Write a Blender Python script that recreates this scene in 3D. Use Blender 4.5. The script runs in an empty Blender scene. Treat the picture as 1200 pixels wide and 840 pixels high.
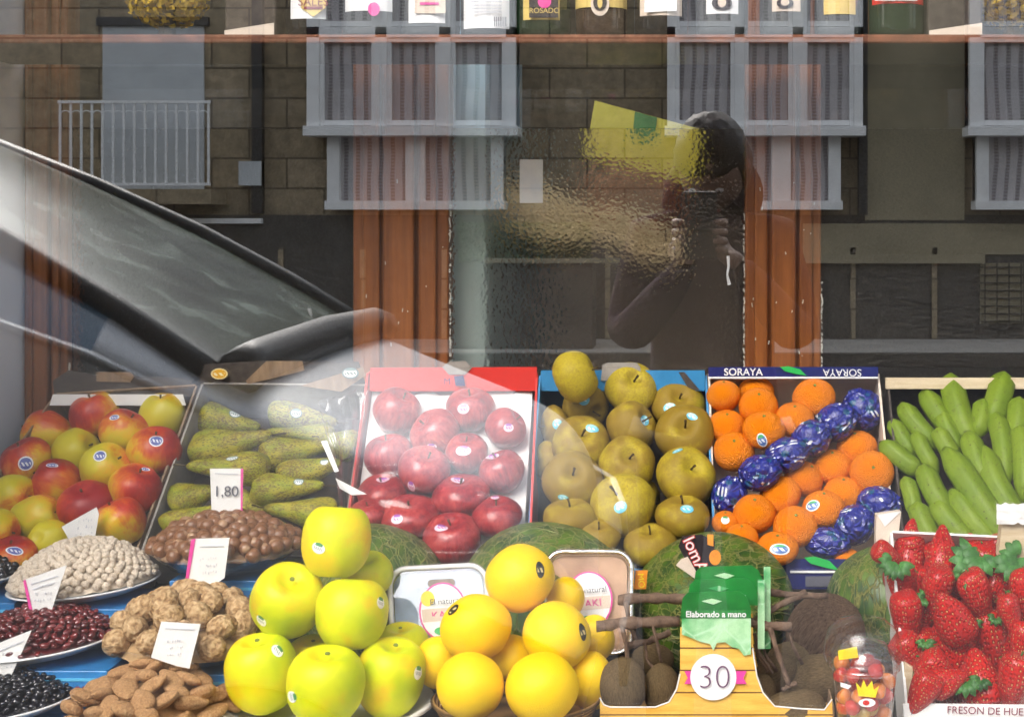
import bpy, bmesh, math, random
import numpy as np
from mathutils import Vector, Matrix, noise as mn
from mathutils.bvhtree import BVHTree
random.seed(7)
V = Vector; R = math.radians; PI = math.pi
S = bpy.context.scene; COL = S.collection
# ---------------------------------------------------------------- camera model (used to lay out the place)
F = 1850.0; PX, PY = 820.0, 260.0; CAM = V((0, -1.7, 1.4))
def at(px, py, d): return V((CAM.x+(px-PX)/F*d, CAM.y+d, CAM.z-(py-PY)/F*d))
def refl(px, py, d):                       # street side: the pane mirrors y
    p = at(px, py, d); return V((p.x, -p.y, p.z))
def ray(px, py): return V(((px-PX)/F, 1.0, -(py-PY)/F))
# ---------------------------------------------------------------- materials
def nt(name):
    m = bpy.data.materials.new(name); m.use_nodes = True; t = m.node_tree
    b = next(n for n in t.nodes if n.type == 'BSDF_PRINCIPLED'); return m, t, b
class T:
    def __init__(s, name, rough=.5, spec=.5, coat=0, metal=0):
        s.m, s.t, s.b = nt(name); s.b.inputs['Roughness'].default_value = rough
        s.b.inputs['Specular IOR Level'].default_value = spec; s.b.inputs['Coat Weight'].default_value = coat
        s.b.inputs['Coat Roughness'].default_value = .12; s.b.inputs['Metallic'].default_value = metal
        s.tc = s.n('ShaderNodeTexCoord'); s.oi = None
    def n(s, k, **kw):
        x = s.t.nodes.new(k)
        for a, b in kw.items(): setattr(x, a, b)
        return x
    def put(s, sock, v):
        if v is None: return
        if hasattr(v, 'is_output') or hasattr(v, 'links'): s.t.links.new(v, sock)
        elif isinstance(v, (tuple, list)) and len(v) == 3 and sock.type == 'RGBA': sock.default_value = (*v, 1)
        else: sock.default_value = v
    @property
    def rnd(s):
        if not s.oi: s.oi = s.n('ShaderNodeObjectInfo')
        return s.oi.outputs['Random']
    @property
    def ocol(s):
        s.rnd; return s.oi.outputs['Color']
    def vec(s, src='Object', scale=None, rot=None):
        if scale is None and rot is None: return s.tc.outputs[src]
        mp = s.n('ShaderNodeMapping'); s.put(mp.inputs[0], s.tc.outputs[src])
        if scale is not None: mp.inputs['Scale'].default_value = scale
        if rot is not None: mp.inputs['Rotation'].default_value = rot
        return mp.outputs[0]
    def noise(s, scale, detail=3, vec=None, rough=.5, dist=0, rnd=True):
        x = s.n('ShaderNodeTexNoise', noise_dimensions='4D'); s.put(x.inputs['Vector'], vec or s.vec())
        x.inputs['Scale'].default_value = scale; x.inputs['Detail'].default_value = detail
        x.inputs['Roughness'].default_value = rough; x.inputs['Distortion'].default_value = dist
        if rnd: s.put(x.inputs['W'], s.math('MULTIPLY', s.rnd, 37.0))
        return x.outputs[0]
    def voro(s, scale, feat='F1', vec=None, out='Distance', rand=1):
        x = s.n('ShaderNodeTexVoronoi', feature=feat); s.put(x.inputs['Vector'], vec or s.vec())
        x.inputs['Scale'].default_value = scale; x.inputs['Randomness'].default_value = rand
        return x.outputs[out]
    def wave(s, scale, vec=None, dist=0, dirn='X', prof='SIN', dscale=1):
        x = s.n('ShaderNodeTexWave', bands_direction=dirn, wave_profile=prof); s.put(x.inputs['Vector'], vec or s.vec())
        x.inputs['Scale'].default_value = scale; x.inputs['Distortion'].default_value = dist; x.inputs['Detail Scale'].default_value = dscale
        return x.outputs['Fac']
    def math(s, op, a, b=None, c=None, clamp=False):
        x = s.n('ShaderNodeMath', operation=op, use_clamp=clamp)
        s.put(x.inputs[0], a); s.put(x.inputs[1], b); s.put(x.inputs[2], c); return x.outputs[0]
    def ramp(s, fac, *st, interp='LINEAR'):
        x = s.n('ShaderNodeValToRGB'); s.put(x.inputs[0], fac); cr = x.color_ramp; cr.interpolation = interp
        while len(cr.elements) < len(st): cr.elements.new(.5)
        for e, (p, c) in zip(cr.elements, st):
            e.position = p; e.color = (c, c, c, 1) if not isinstance(c, (tuple, list)) else (*c, 1)
        return x.outputs[0]
    def mix(s, f, a, b):
        x = s.n('ShaderNodeMix', data_type='RGBA'); s.put(x.inputs[0], f); s.put(x.inputs[6], a); s.put(x.inputs[7], b); return x.outputs[2]
    def sep(s, v):
        x = s.n('ShaderNodeSeparateXYZ'); s.put(x.inputs[0], v); return x.outputs
    def color(s, c): s.put(s.b.inputs['Base Color'], c); return s
    def rough(s, c): s.put(s.b.inputs['Roughness'], c); return s
    def bump(s, h, st=.3, dist=.002):
        x = s.n('ShaderNodeBump'); x.inputs['Strength'].default_value = st; x.inputs['Distance'].default_value = dist
        s.put(x.inputs['Height'], h); s.put(s.b.inputs['Normal'], x.outputs[0]); return s
    def sss(s, w, r, sc=.004):
        s.b.inputs['Subsurface Weight'].default_value = w; s.b.inputs['Subsurface Radius'].default_value = r; s.b.inputs['Subsurface Scale'].default_value = sc; return s
    def sub(s, *scs):
        outn = next(n for n in s.t.nodes if n.type == 'OUTPUT_MATERIAL'); s.t.links.new(scs[0], outn.inputs[0]); return s
def plain(name, c, rough=.5, metal=0, var=.12, scale=30, spec=.5, bump=0, coat=0):
    t = T(name, rough, spec, coat, metal); nz = t.noise(scale, 4, rough=.6)
    lo = tuple(x*(1-var) for x in c); hi = tuple(min(1, x*(1+var)) for x in c)
    t.color(t.ramp(nz, (.3, lo), (.7, hi)))
    if bump: t.bump(nz, bump, .002)
    return t.m
M = {}
def mats():
    # fruit skins; radius of a fruit mesh is 1 unit, object scale gives the size
    t = T('bicolour_apple_skin', .38, .35, .08)
    x, y, z = t.sep(t.vec()); oc = t.sep(t.ocol)
    g = t.math('ADD', t.math('MULTIPLY', y, .42), t.math('MULTIPLY', z, .22))
    g = t.math('ADD', g, t.math('MULTIPLY_ADD', t.noise(1.3, 2), 1.1, -.55))
    st = t.noise(9, 4, t.vec(scale=(1, 1, .16)), .65)
    g = t.math('ADD', g, t.math('MULTIPLY_ADD', st, .7, -.35))
    g = t.math('ADD', g, t.math('SUBTRACT', oc[0], .16))
    c = t.ramp(g, (.0, (.55, .47, .015)), (.3, (.68, .40, .012)), (.5, (.62, .15, .014)), (.75, (.48, .035, .012)), (1, (.28, .010, .012)))
    dots = t.ramp(t.voro(11), (.05, 1), (.1, 0)); t.color(t.mix(t.math('MULTIPLY', dots, .35), c, (.8, .6, .3))); t.bump(t.noise(30, 2), .08, .02); M['bicolour'] = t.m
    t = T('pear_skin', .5, .3)
    n1 = t.noise(2.2, 3); n2 = t.noise(12, 5, rough=.7)
    c = t.mix(t.ramp(n1, (.4, 0), (.62, 1)), (.26, .30, .014), (.38, .33, .02))
    rus = t.math('MULTIPLY', t.ramp(n2, (.44, 0), (.56, 1)), t.ramp(t.noise(1.8, 2), (.40, .1), (.55, .9)))
    c = t.mix(rus, c, (.13, .065, .012)); sp = t.math('MULTIPLY', t.ramp(t.voro(10), (.25, 1), (.42, 0)), t.ramp(t.noise(2.5, 3), (.36, .3), (.5, 1)))
    t.color(t.mix(t.math('MULTIPLY', sp, .85), c, (.07, .05, .01))).bump(n2, .2, .03); M['pear'] = t.m
    t = T('red_apple_skin', .28, .4, .2)
    st = t.noise(8, 4, t.vec(scale=(1, 1, .14)), .65); n1 = t.noise(1.1, 2)
    g = t.math('ADD', t.math('MULTIPLY', st, .7), t.math('MULTIPLY', n1, .6))
    c = t.ramp(g, (.42, (.10, .004, .008)), (.62, (.30, .012, .02)), (.8, (.50, .07, .06)), (.92, (.66, .34, .14)))
    t.color(t.mix(t.math('MULTIPLY', t.ramp(t.voro(12), (.05, 1), (.09, 0)), .5), c, (.7, .45, .3))); M['redapple'] = t.m
    t = T('russet_skin', .55, .22)
    n1 = t.noise(1.5, 3); n2 = t.noise(14, 6, rough=.7); oc = t.sep(t.ocol)
    c = t.mix(t.ramp(t.math('ADD', n1, t.math('MULTIPLY_ADD', oc[0], .5, -.25)), (.4, 0), (.65, 1)), (.26, .17, .016), (.46, .36, .018))
    c = t.mix(t.math('MULTIPLY', t.ramp(n2, (.42, 0), (.62, 1)), .6), c, (.25, .155, .028))
    c = t.mix(t.math('MULTIPLY', t.ramp(t.voro(13), (.05, 1), (.12, 0)), .5), c, (.55, .45, .2))
    zz = t.sep(t.vec())[2]; t.color(c).bump(n2, .12, .02); M['russet'] = t.m
    t = T('mandarin_peel', .42, .35, 0)
    n1 = t.noise(1.6, 2); pore = t.voro(16)
    c = t.mix(n1, (.80, .18, .0), (.90, .27, .0))
    t.color(c).bump(t.math('ADD', t.math('MULTIPLY', pore, .7), t.math('MULTIPLY', t.noise(4, 3), .9)), .5, .05); M['mandarin'] = t.m
    t = T('yellow_citrus_peel', .42, .3, 0)
    pore = t.voro(26); c = t.mix(t.noise(1.2, 2), (.90, .56, .0), (.96, .66, .0))
    t.color(c).bump(pore, .16, .03); M['citrus'] = t.m
    t = T('golden_apple_skin', .45, .28, .03)
    n1 = t.noise(1.0, 2); zz = t.sep(t.vec())
    g = t.math('ADD', n1, t.math('MULTIPLY', zz[1], .12)); c = t.ramp(g, (.28, (.46, .56, .002)), (.5, (.66, .68, .002)), (.72, (.82, .62, .002)))
    blush = t.ramp(t.noise(1.4, 3), (.56, 0), (.75, .7)); c = t.mix(blush, c, (.80, .42, .01)); lent = t.ramp(t.voro(13), (.06, 1), (.11, 0)); t.color(t.mix(t.math('MULTIPLY', lent, .8), c, (.34, .30, .03))); M['golden'] = t.m
    t = T('banana_peel', .5, .28)
    n1 = t.noise(25, 3); n2 = t.noise(160, 4, rough=.7)
    c = t.mix(n1, (.085, .16, .006), (.21, .28, .018)); sp = t.ramp(t.voro(110), (.08, 1), (.15, 0)); sp = t.math('MULTIPLY', sp, t.ramp(t.noise(40, 2), (.46, 0), (.52, 1)))
    streak = t.ramp(n2, (.56, 0), (.68, 1)); t.color(t.mix(t.math('MAXIMUM', sp, t.math('MULTIPLY', streak, .5)), c, (.05, .035, .01))).bump(n1, .15, .004); M['banana'] = t.m
    t = T('strawberry_skin', .32, .4, .1)
    vv = t.vec(scale=(1, 1, .8)); sd = t.voro(6.5, vec=vv, rand=.35)
    c = t.mix(t.noise(1.7, 2), (.33, .004, .006), (.56, .016, .008)); dot = t.ramp(sd, (.17, 1), (.25, 0))
    t.color(t.mix(dot, c, (.75, .42, .16))).bump(t.ramp(sd, (.0, .5), (.24, .35), (.5, 1)), .6, .04).sss(.1, (1, .2, .1), .15); M['strawberry'] = t.m
    t = T('kiwi_skin', .8, .08); n2 = t.noise(18, 6, t.vec(scale=(1, 1, .3)), .75)
    t.color(t.ramp(n2, (.35, (.085, .055, .025)), (.68, (.22, .155, .08)))).bump(n2, .5, .05); M['kiwi'] = t.m
    t = T('coconut_husk', .8, .2); n2 = t.noise(7, 6, t.vec(scale=(3, 3, .35)), .7)
    t.color(t.ramp(n2, (.35, (.10, .05, .025)), (.66, (.36, .22, .13)))).bump(n2, .9, .08); M['coconut'] = t.m
    t = T('melon_rind', .45, .5, .1)
    vv = t.vec(scale=(.35, 1, 1)); w = t.noise(2.2, 5, vv, .6, 1.2)
    ln = t.ramp(t.voro(3.6, 'DISTANCE_TO_EDGE', t.math and t.n_vecadd(t.vec(scale=(.3, 1, 1)), w)), (.0, 1), (.05, 0))
    ln2 = t.ramp(t.voro(9, 'DISTANCE_TO_EDGE', t.n_vecadd(t.vec(scale=(.22, 1, 1)), w)), (.0, 1), (.07, 0))
    c = t.mix(t.ramp(t.noise(5, 4, vv), (.4, 0), (.6, 1)), (.018, .055, .006), (.09, .16, .012))
    t.color(t.mix(t.math('MULTIPLY', t.math('MAXIMUM', ln, ln2), .85), c, (.34, .32, .09))).bump(t.math('MAXIMUM', ln, ln2), .6, .04); M['melon'] = t.m
    # nuts and pulses
    t = T('walnut_shell', .6, .3); n = t.noise(3, 3, rough=.55); t.color(t.ramp(n, (.38, (.26, .14, .055)), (.5, (.48, .31, .15)), (.66, (.62, .44, .25)))).bump(n, .35, .1); M['walnut'] = t.m
    t = T('almond_shell', .6, .3); n = t.noise(7, 5, t.vec(scale=(1, 1, .5)), .65); t.color(t.ramp(n, (.3, (.28, .13, .05)), (.55, (.55, .31, .14)), (.72, (.68, .46, .24)))).bump(n, .5, .1); M['almond'] = t.m
    t = T('hazelnut_shell', .35, .5); zz = t.sep(t.vec())[2]; n = t.noise(5, 4, t.vec(scale=(2, 2, .3)))
    c = t.ramp(n, (.3, (.12, .048, .018)), (.7, (.28, .13, .06))); cap = t.ramp(zz, (.72, 0), (.82, .8)); t.color(t.mix(cap, c, (.42, .26, .15))); M['hazelnut'] = t.m
    t = T('chickpea_skin', .6, .3); n = t.noise(2.4, 3); t.color(t.ramp(n, (.3, (.46, .35, .25)), (.55, (.72, .62, .50)))).bump(n, .3, .12); M['chickpea'] = t.m
    t = T('kidney_bean_skin', .16, .6, .5); t.color(t.mix(t.rnd, (.065, .007, .009), (.19, .02, .02))); M['kidney'] = t.m
    t = T('black_bean_skin', .16, .6, .5); t.color(t.mix(t.rnd, (.004, .004, .007), (.012, .011, .018))); M['blackbean'] = t.m
    # paper, card, plastic
    t = T('blue_wrapper', .3, .6, .4)
    lf = t.ramp(t.voro(1.5), (.30, 1), (.34, 0)); wt = t.math('MULTIPLY', t.ramp(t.noise(2.2, 1), (.63, 0), (.65, 1)), t.ramp(t.wave(1.6), (.5, 0), (.55, 1)))
    c = t.mix(t.math('MULTIPLY', lf, .35), (.016, .024, .24), (.01, .20, .10)); c = t.mix(wt, c, (.75, .78, .85))
    t.color(c).bump(t.voro(2.2, 'DISTANCE_TO_EDGE', t.n_vecadd(t.vec(), t.noise(2, 3))), .45, .10); M['wrap'] = t.m
    t = T('brown_cardboard', .8, .2); n = t.noise(140, 4, t.vec(scale=(1, 1, .15))); t.color(t.ramp(n, (.3, (.20, .13, .08)), (.7, (.34, .23, .14)))).bump(n, .15, .001); M['card'] = t.m
    t = T('dark_cardboard', .7, .3); n = t.noise(90, 4); t.color(t.ramp(n, (.3, (.045, .035, .03)), (.7, (.085, .068, .055)))); M['darkcard'] = t.m
    M['greycard'] = plain('grey_board', (.30, .27, .24), .8, scale=90)
    M['whitecard'] = plain('white_card', (.80, .79, .77), .7, var=.03, scale=60)
    M['cream'] = plain('cream_board', (.68, .57, .47), .7, var=.06, scale=60)
    M['redprint'] = plain('red_printed_card', (.66, .03, .02), .35, var=.06, coat=.3)
    M['blueprint'] = plain('blue_printed_card', (.03, .22, .46), .4, var=.08, coat=.2)
    M['navyprint'] = plain('navy_printed_card', (.012, .018, .13), .35, var=.1, coat=.3)
    M['greenprint'] = plain('green_print', (.02, .42, .08), .4, var=.15)
    M['whiteprint'] = plain('white_print', (.85, .85, .85), .5, var=.02)
    M['pinkprint'] = plain('pink_print', (.75, .06, .33), .5, var=.05)
    M['redink'] = plain('dark_red_ink', (.22, .03, .06), .5, var=.05)
    M['ink'] = plain('grey_ink', (.10, .10, .13), .6, var=.1)
    M['paleink'] = plain('faded_ink', (.55, .56, .62), .6, var=.1)
    M['plumink'] = plain('plum_ink', (.14, .05, .12), .6)
    M['tray_blue'] = plain('blue_carton', (.025, .20, .50), .35, var=.2, scale=25, coat=.3)
    M['cyanprint'] = plain('light_blue_print', (.10, .45, .72), .4, var=.1)
    t = T('rough_pale_wood', .65, .3); n = t.noise(8, 6, t.vec(scale=(1, 14, 14)), .6); t.color(t.ramp(n, (.3, (.50, .37, .22)), (.7, (.74, .62, .44)))).bump(n, .2, .002); M['palewood'] = t.m
    t = T('varnished_brown_wood', .35, .5, .2); n = t.noise(5, 7, t.vec(scale=(12, 12, .8)), .65); t.color(t.ramp(n, (.3, (.14, .040, .008)), (.7, (.32, .105, .022)))).bump(n, .25, .003); M['brownwood'] = t.m
    t = T('printed_plank_carton', .45, .4); n = t.noise(12, 6, t.vec(scale=(1.2, 8, 9)), .6); zz = t.sep(t.vec())[2]
    fr = t.math('FRACT', t.math('MULTIPLY', zz, 38)); ln = t.math('LESS_THAN', fr, .07)
    c = t.ramp(n, (.3, (.66, .33, .04)), (.7, (.90, .60, .13))); t.color(t.mix(ln, c, (.16, .06, .02))); M['plankprint'] = t.m
    t = T('leaf_printed_carton', .4, .4); n = t.noise(16, 4); e = t.voro(35, 'DISTANCE_TO_EDGE'); zz = t.sep(t.vec())[2]
    c = t.mix(t.ramp(n, (.42, 0), (.55, 1)), (.05, .36, .11), (.45, .72, .42)); t.color(t.mix(t.ramp(e, (.0, .8), (.06, 0)), c, (.5, .75, .5))); M['leafprint'] = t.m
    M['greentop'] = plain('green_carton_top', (.015, .20, .035), .35, var=.35, scale=25, coat=.3)
    t = T('twig_bark', .85, .2); n = t.noise(90, 6, rough=.7); t.color(t.ramp(n, (.3, (.07, .04, .028)), (.7, (.24, .16, .11)))).bump(n, .8, .003); M['bark'] = t.m
    t = T('wicker', .6, .3); w = t.wave(60, dirn='Z', dist=1); t.color(t.mix(w, (.10, .05, .015), (.42, .24, .08))).bump(w, .9, .003); M['wicker'] = t.m
    t = T('strawberry_leaf', .5, .4); n = t.noise(60, 3); t.color(t.ramp(n, (.3, (.015, .07, .012)), (.7, (.06, .20, .035)))).bump(n, .3, .002); M['leaf'] = t.m
    t = T('stem_wood', .8, .2); t.color((.07, .045, .015)); M['stem'] = t.m
    M['white_ceramic'] = plain('white_enamel', (.78, .78, .78), .15, var=.02)
    M['wallpaint'] = plain('pale_wall_paint', (.82, .86, .94), .6, var=.03, scale=4)
    M['ceiling'] = plain('white_ceiling_paint', (.75, .75, .74), .7, var=.03, scale=4)
    M['interior'] = plain('dark_shop_wall', (.20, .17, .14), .8, var=.4, scale=2.5)
    M['darkshelf'] = plain('black_shelf', (.03, .028, .025), .5, var=.2)
    M['shopfloor'] = plain('shop_floor_tile', (.13, .11, .09), .4, var=.3, scale=6)
    M['counter'] = plain('grey_white_counter', (.55, .55, .56), .4, var=.05, scale=12)
    M['shelfwood'] = plain('red_brown_shelf_edge', (.17, .065, .035), .6, var=.5, scale=40, spec=.15)
    t = T('foil', .22, .5, metal=1); n = t.noise(45, 4); t.color((.80, .81, .83)).bump(n, .5, .004); M['foil'] = t.m
    M['peach'] = plain('peach_slices', (.85, .50, .33), .4, var=.3, scale=22)
    M['bluegel'] = plain('pale_blue_tub', (.34, .45, .66), .3, var=.45, scale=24)
    M['yellowblob'] = plain('yellow_print', (.85, .65, .02), .4, var=.1)
    # glass
    def pane(name, r0, rough=0, tint=(1, 1, 1), bumpy=None, refr=0):
        t = T(name); t.t.nodes.remove(t.b)
        g = t.n('ShaderNodeNewGeometry'); dot = t.n('ShaderNodeVectorMath', operation='DOT_PRODUCT')
        t.put(dot.inputs[0], g.outputs['Normal']); t.put(dot.inputs[1], g.outputs['Incoming'])
        c = t.math('ABSOLUTE', dot.outputs['Value']); k = t.math('POWER', t.math('SUBTRACT', 1.0, c), 5.0)
        fac = t.math('MULTIPLY_ADD', k, 1-r0, r0, clamp=True)
        tr = t.n('ShaderNodeBsdfTransparent'); tr.inputs[0].default_value = (*tint, 1)
        gl = t.n('ShaderNodeBsdfGlossy'); gl.inputs['Roughness'].default_value = rough; gl.inputs['Color'].default_value = (1, 1, 1, 1)
        base = tr.outputs[0]
        if bumpy:
            b = t.n('ShaderNodeBump'); b.inputs['Strength'].default_value = 1; b.inputs['Distance'].default_value = bumpy[1]
            h = t.math('ADD', t.voro(bumpy[0]), t.math('MULTIPLY', t.noise(bumpy[0]*.6, 2, rnd=False), .8)); t.put(b.inputs['Height'], h)
            t.put(gl.inputs['Normal'], b.outputs[0])
            rf = t.n('ShaderNodeBsdfRefraction'); rf.inputs['IOR'].default_value = 1.18; rf.inputs['Roughness'].default_value = .03; rf.inputs[0].default_value = (*tint, 1)
            t.put(rf.inputs['Normal'], b.outputs[0]); mx = t.n('ShaderNodeMixShader'); mx.inputs[0].default_value = refr
            t.put(mx.inputs[1], tr.outputs[0]); t.put(mx.inputs[2], rf.outputs[0]); base = mx.outputs[0]
        mx = t.n('ShaderNodeMixShader'); t.put(mx.inputs[0], fac); t.put(mx.inputs[1], base); t.put(mx.inputs[2], gl.outputs[0]); t.sub(mx.outputs[0]); return t.m
    M['glass'] = pane('window_glass', .185)
    M['clearpane'] = pane('inner_clear_glass', .03)
    M['textured'] = pane('hammered_glass', .012, .45, (.98, .94, .88), (165, .0034), .75)
    M['film'] = pane('clear_film', .05, .12, (.97, .97, .97), None)
    M['thinfilm'] = pane('thin_clear_film', .022, .06, (.99, .99, .99), None)
    M['plastic'] = pane('clear_plastic', .12, .03, (.95, .96, .97), None)
    def bottle(name, c):
        t = T(name, .06, .6, .3); t.color(c); t.b.inputs['Transmission Weight'].default_value = .35; return t.m
    M['bgreen'] = bottle('dark_green_bottle', (.02, .045, .02)); M['bblack'] = bottle('black_bottle', (.012, .010, .012))
    M['bbrown'] = bottle('brown_bottle', (.05, .022, .012)); M['bclear'] = bottle('grey_clear_bottle', (.12, .13, .13))
    # street
    t = T('stone_wall', .85, .2); br = t.n('ShaderNodeTexBrick'); t.put(br.inputs['Vector'], t.vec(rot=(R(90), 0, 0)))
    br.inputs['Scale'].default_value = 1.0; br.inputs['Brick Width'].default_value = .9; br.inputs['Row Height'].default_value = .36; br.inputs['Mortar Size'].default_value = .012
    br.inputs['Color1'].default_value = (.38, .30, .19, 1); br.inputs['Color2'].default_value = (.47, .375, .25, 1); br.inputs['Mortar'].default_value = (.14, .11, .075, 1)
    n = t.noise(9, 6, rough=.7); t.color(t.mix(t.ramp(n, (.35, 0), (.7, .75)), br.outputs[0], (.12, .10, .07))).bump(n, .5, .02); M['stone'] = t.m
    M['render'] = plain('ochre_render', (.30, .26, .17), .85, var=.15, scale=2)
    M['slate'] = plain('dark_granite', (.055, .05, .045), .7, var=.4, scale=7)
    M['whitewood'] = plain('white_painted_wood', (.88, .88, .88), .4, var=.05, scale=5)
    M['iron_white'] = plain('white_painted_iron', (.88, .88, .88), .4, var=.05)
    M['iron'] = plain('dark_iron', (.03, .03, .03), .5)
    M['shutter'] = plain('grey_shutter', (.55, .58, .60), .5, var=.08, scale=4)
    t = T('lace_curtain', .9, .1); w = t.wave(2.2, dirn='X', dist=2.2, dscale=.5); v = t.wave(8, dirn='Z'); k = t.math('MULTIPLY', t.ramp(w, (.62, 0), (.8, 1)), t.ramp(v, (.3, .5), (.6, 1)))
    t.color(t.mix(k, (.56, .53, .54), (.24, .22, .23))); M['curtain'] = t.m
    M['asphalt'] = plain('asphalt', (.025, .025, .027), .95, var=.3, scale=60, spec=.05)
    M['paving'] = plain('paving', (.09, .085, .08), .9, var=.15, scale=6, spec=.1)
    M['silver'] = plain('silver_car_paint', (.36, .38, .41), .42, metal=.5, var=.02)
    t = T('windscreen_glass', .2, .22); n = t.noise(1.6, 4, t.vec(rot=(0, R(-28), 0), scale=(.5, 3, 7)), .6, 1.0); t.color(t.ramp(n, (.35, (.015, .02, .016)), (.52, (.06, .075, .06)), (.68, (.20, .24, .21)))); M['carglass'] = t.m  # grey-green streaks paint the reflections on the glass into its base colour
    M['sideglass'] = plain('side_window_glass', (.06, .11, .17), .1, spec=.6, var=.2, scale=3)  # bluish base colour stands in for what the side window reflects
    M['blackplastic'] = plain('black_plastic', (.018, .018, .02), .45)
    M['rubber'] = plain('tyre_rubber', (.02, .02, .02), .8)
    M['alloy'] = plain('alloy_rim', (.5, .5, .52), .3, metal=.8)
    M['lampglass'] = plain('headlight_glass', (.35, .37, .4), .35, spec=.3)
    M['hedge'] = plain('hedge_leaf', (.045, .10, .02), .6, var=.4, scale=9)
    t = T('jacket_cloth', .9, .1); n = t.noise(25, 5); t.color(t.ramp(n, (.3, (.018, .010, .015)), (.7, (.045, .024, .035)))).bump(n, .4, .01); M['jacket'] = t.m
    M['trousers'] = plain('dark_trousers', (.02, .022, .035), .85, scale=20)
    M['skin'] = plain('skin', (.20, .115, .085), .5, var=.06, scale=9)
    M['hair'] = plain('dark_hair', (.025, .016, .01), .6, var=.4, scale=40)
    M['eye'] = plain('eye_white', (.7, .7, .7), .3); M['shoe'] = plain('shoe_leather', (.03, .02, .015), .5)
    M['signyellow'] = plain('yellow_sign', (.58, .55, .07), .5, var=.05); M['signgreen'] = plain('green_band', (.03, .22, .06), .5)
    M['tin'] = plain('orange_packet', (.34, .15, .08), .5, var=.3, scale=8)
    M['bluedoor'] = plain('blue_grey_door', (.45, .66, .78), .5, var=.1, scale=5)
    M['cloth'] = plain('cream_cloth', (.75, .66, .45), .7, var=.1)
    M['flower'] = plain('dried_yellow_flower', (.55, .36, .02), .6, var=.5, scale=60)
    M['goldlabel'] = plain('gold_label', (.70, .52, .16), .4, var=.1)
    M['blacklabel'] = plain('black_label', (.02, .015, .02), .5)
    M['orangeprint'] = plain('orange_print', (.85, .30, .03), .4, var=.2, scale=40)
def n_vecadd(s, v, f):
    c = s.n('ShaderNodeVectorMath', operation='ADD'); sc = s.n('ShaderNodeVectorMath', operation='SCALE')
    cb = s.n('ShaderNodeCombineXYZ')
    for i in range(3): s.put(cb.inputs[i], f)
    s.put(sc.inputs[0], cb.outputs[0]); sc.inputs['Scale'].default_value = .35
    s.put(c.inputs[0], v); s.put(c.inputs[1], sc.outputs[0]); return c.outputs[0]
T.n_vecadd = n_vecadd
mats()
def sticker_mat(name, base, mark, accent, freq=5, ring=None):
    t = T(name, .3, .5, .3); uv = t.sep(t.vec('UV'))
    u = t.math('SUBTRACT', uv[0], .5); v = t.math('SUBTRACT', uv[1], .5)
    rr = t.math('SQRT', t.math('ADD', t.math('MULTIPLY', u, u), t.math('MULTIPLY', v, v)))
    band = t.math('LESS_THAN', t.math('ABSOLUTE', t.math('ADD', v, .04)), .13)
    st = t.math('GREATER_THAN', t.math('SINE', t.math('MULTIPLY', t.math('ADD', u, t.math('MULTIPLY', v, .6)), freq*6.28)), -.1)
    band = t.math('MULTIPLY', t.math('MULTIPLY', band, st), t.math('LESS_THAN', t.math('ABSOLUTE', u), .33))
    top = t.math('MULTIPLY', t.math('GREATER_THAN', v, .18), t.math('LESS_THAN', t.math('ABSOLUTE', u), .28))
    c = t.mix(band, base, mark); c = t.mix(top, c, accent)
    if ring: c = t.mix(t.math('GREATER_THAN', rr, .40), c, ring)
    return t.color(c).m
ST = {'blue': sticker_mat('blue_white_sticker', (.08, .11, .38), (.85, .87, .9), (.08, .11, .38), 4, (.82, .84, .88)),
      'grey': sticker_mat('grey_white_sticker', (.75, .78, .78), (.08, .16, .14), (.2, .3, .28), 5, (.12, .2, .2)),
      'pink': sticker_mat('pink_white_sticker', (.80, .60, .72), (.45, .02, .22), (.3, .05, .4), 4),
      'cyan': sticker_mat('light_blue_sticker', (.14, .50, .66), (.75, .9, .95), (.35, .7, .82), 3),
      'black': sticker_mat('black_gold_sticker', (.012, .010, .008), (.75, .60, .25), (.012, .010, .008), 2, (.012, .010, .008)),
      'green': sticker_mat('white_green_sticker', (.85, .86, .84), (.30, .34, .32), (.06, .26, .07), 6),
      'navy': sticker_mat('blue_green_white_sticker', (.10, .20, .48), (.8, .85, .9), (.1, .4, .15), 3, (.8, .82, .8)),
      'orange': sticker_mat('orange_white_sticker', (.80, .42, .02), (.9, .8, .5), (.8, .42, .02), 3, (.85, .7, .35))}
# ---------------------------------------------------------------- objects
def wm(o): return (wm(o.parent) @ o.matrix_parent_inverse @ o.matrix_basis) if o.parent else o.matrix_basis.copy()
def tag(o, label=None, cat=None, group=None, kind=None):
    for k, v in (('label', label), ('category', cat), ('group', group), ('kind', kind)):
        if v: o[k] = v
    return o
def link(name, data, parent=None, world=True):
    o = bpy.data.objects.new(name, data); COL.objects.link(o)
    if parent:
        o.parent = parent
        if world: o.matrix_parent_inverse = wm(parent).inverted()
    return o
def empty(name, loc, label, cat, group=None):
    o = link(name, None); o.location = loc; o.empty_display_size = .05; return tag(o, label, cat, group)
def mesh(vs, fs, mat=None, smooth=False, name='m', uv=None):
    me = bpy.data.meshes.new(name); me.from_pydata([tuple(v) for v in vs], [], fs)
    if mat: me.materials.append(mat)
    if smooth: me.polygons.foreach_set('use_smooth', [True]*len(me.polygons))
    me.update(); return me
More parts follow.
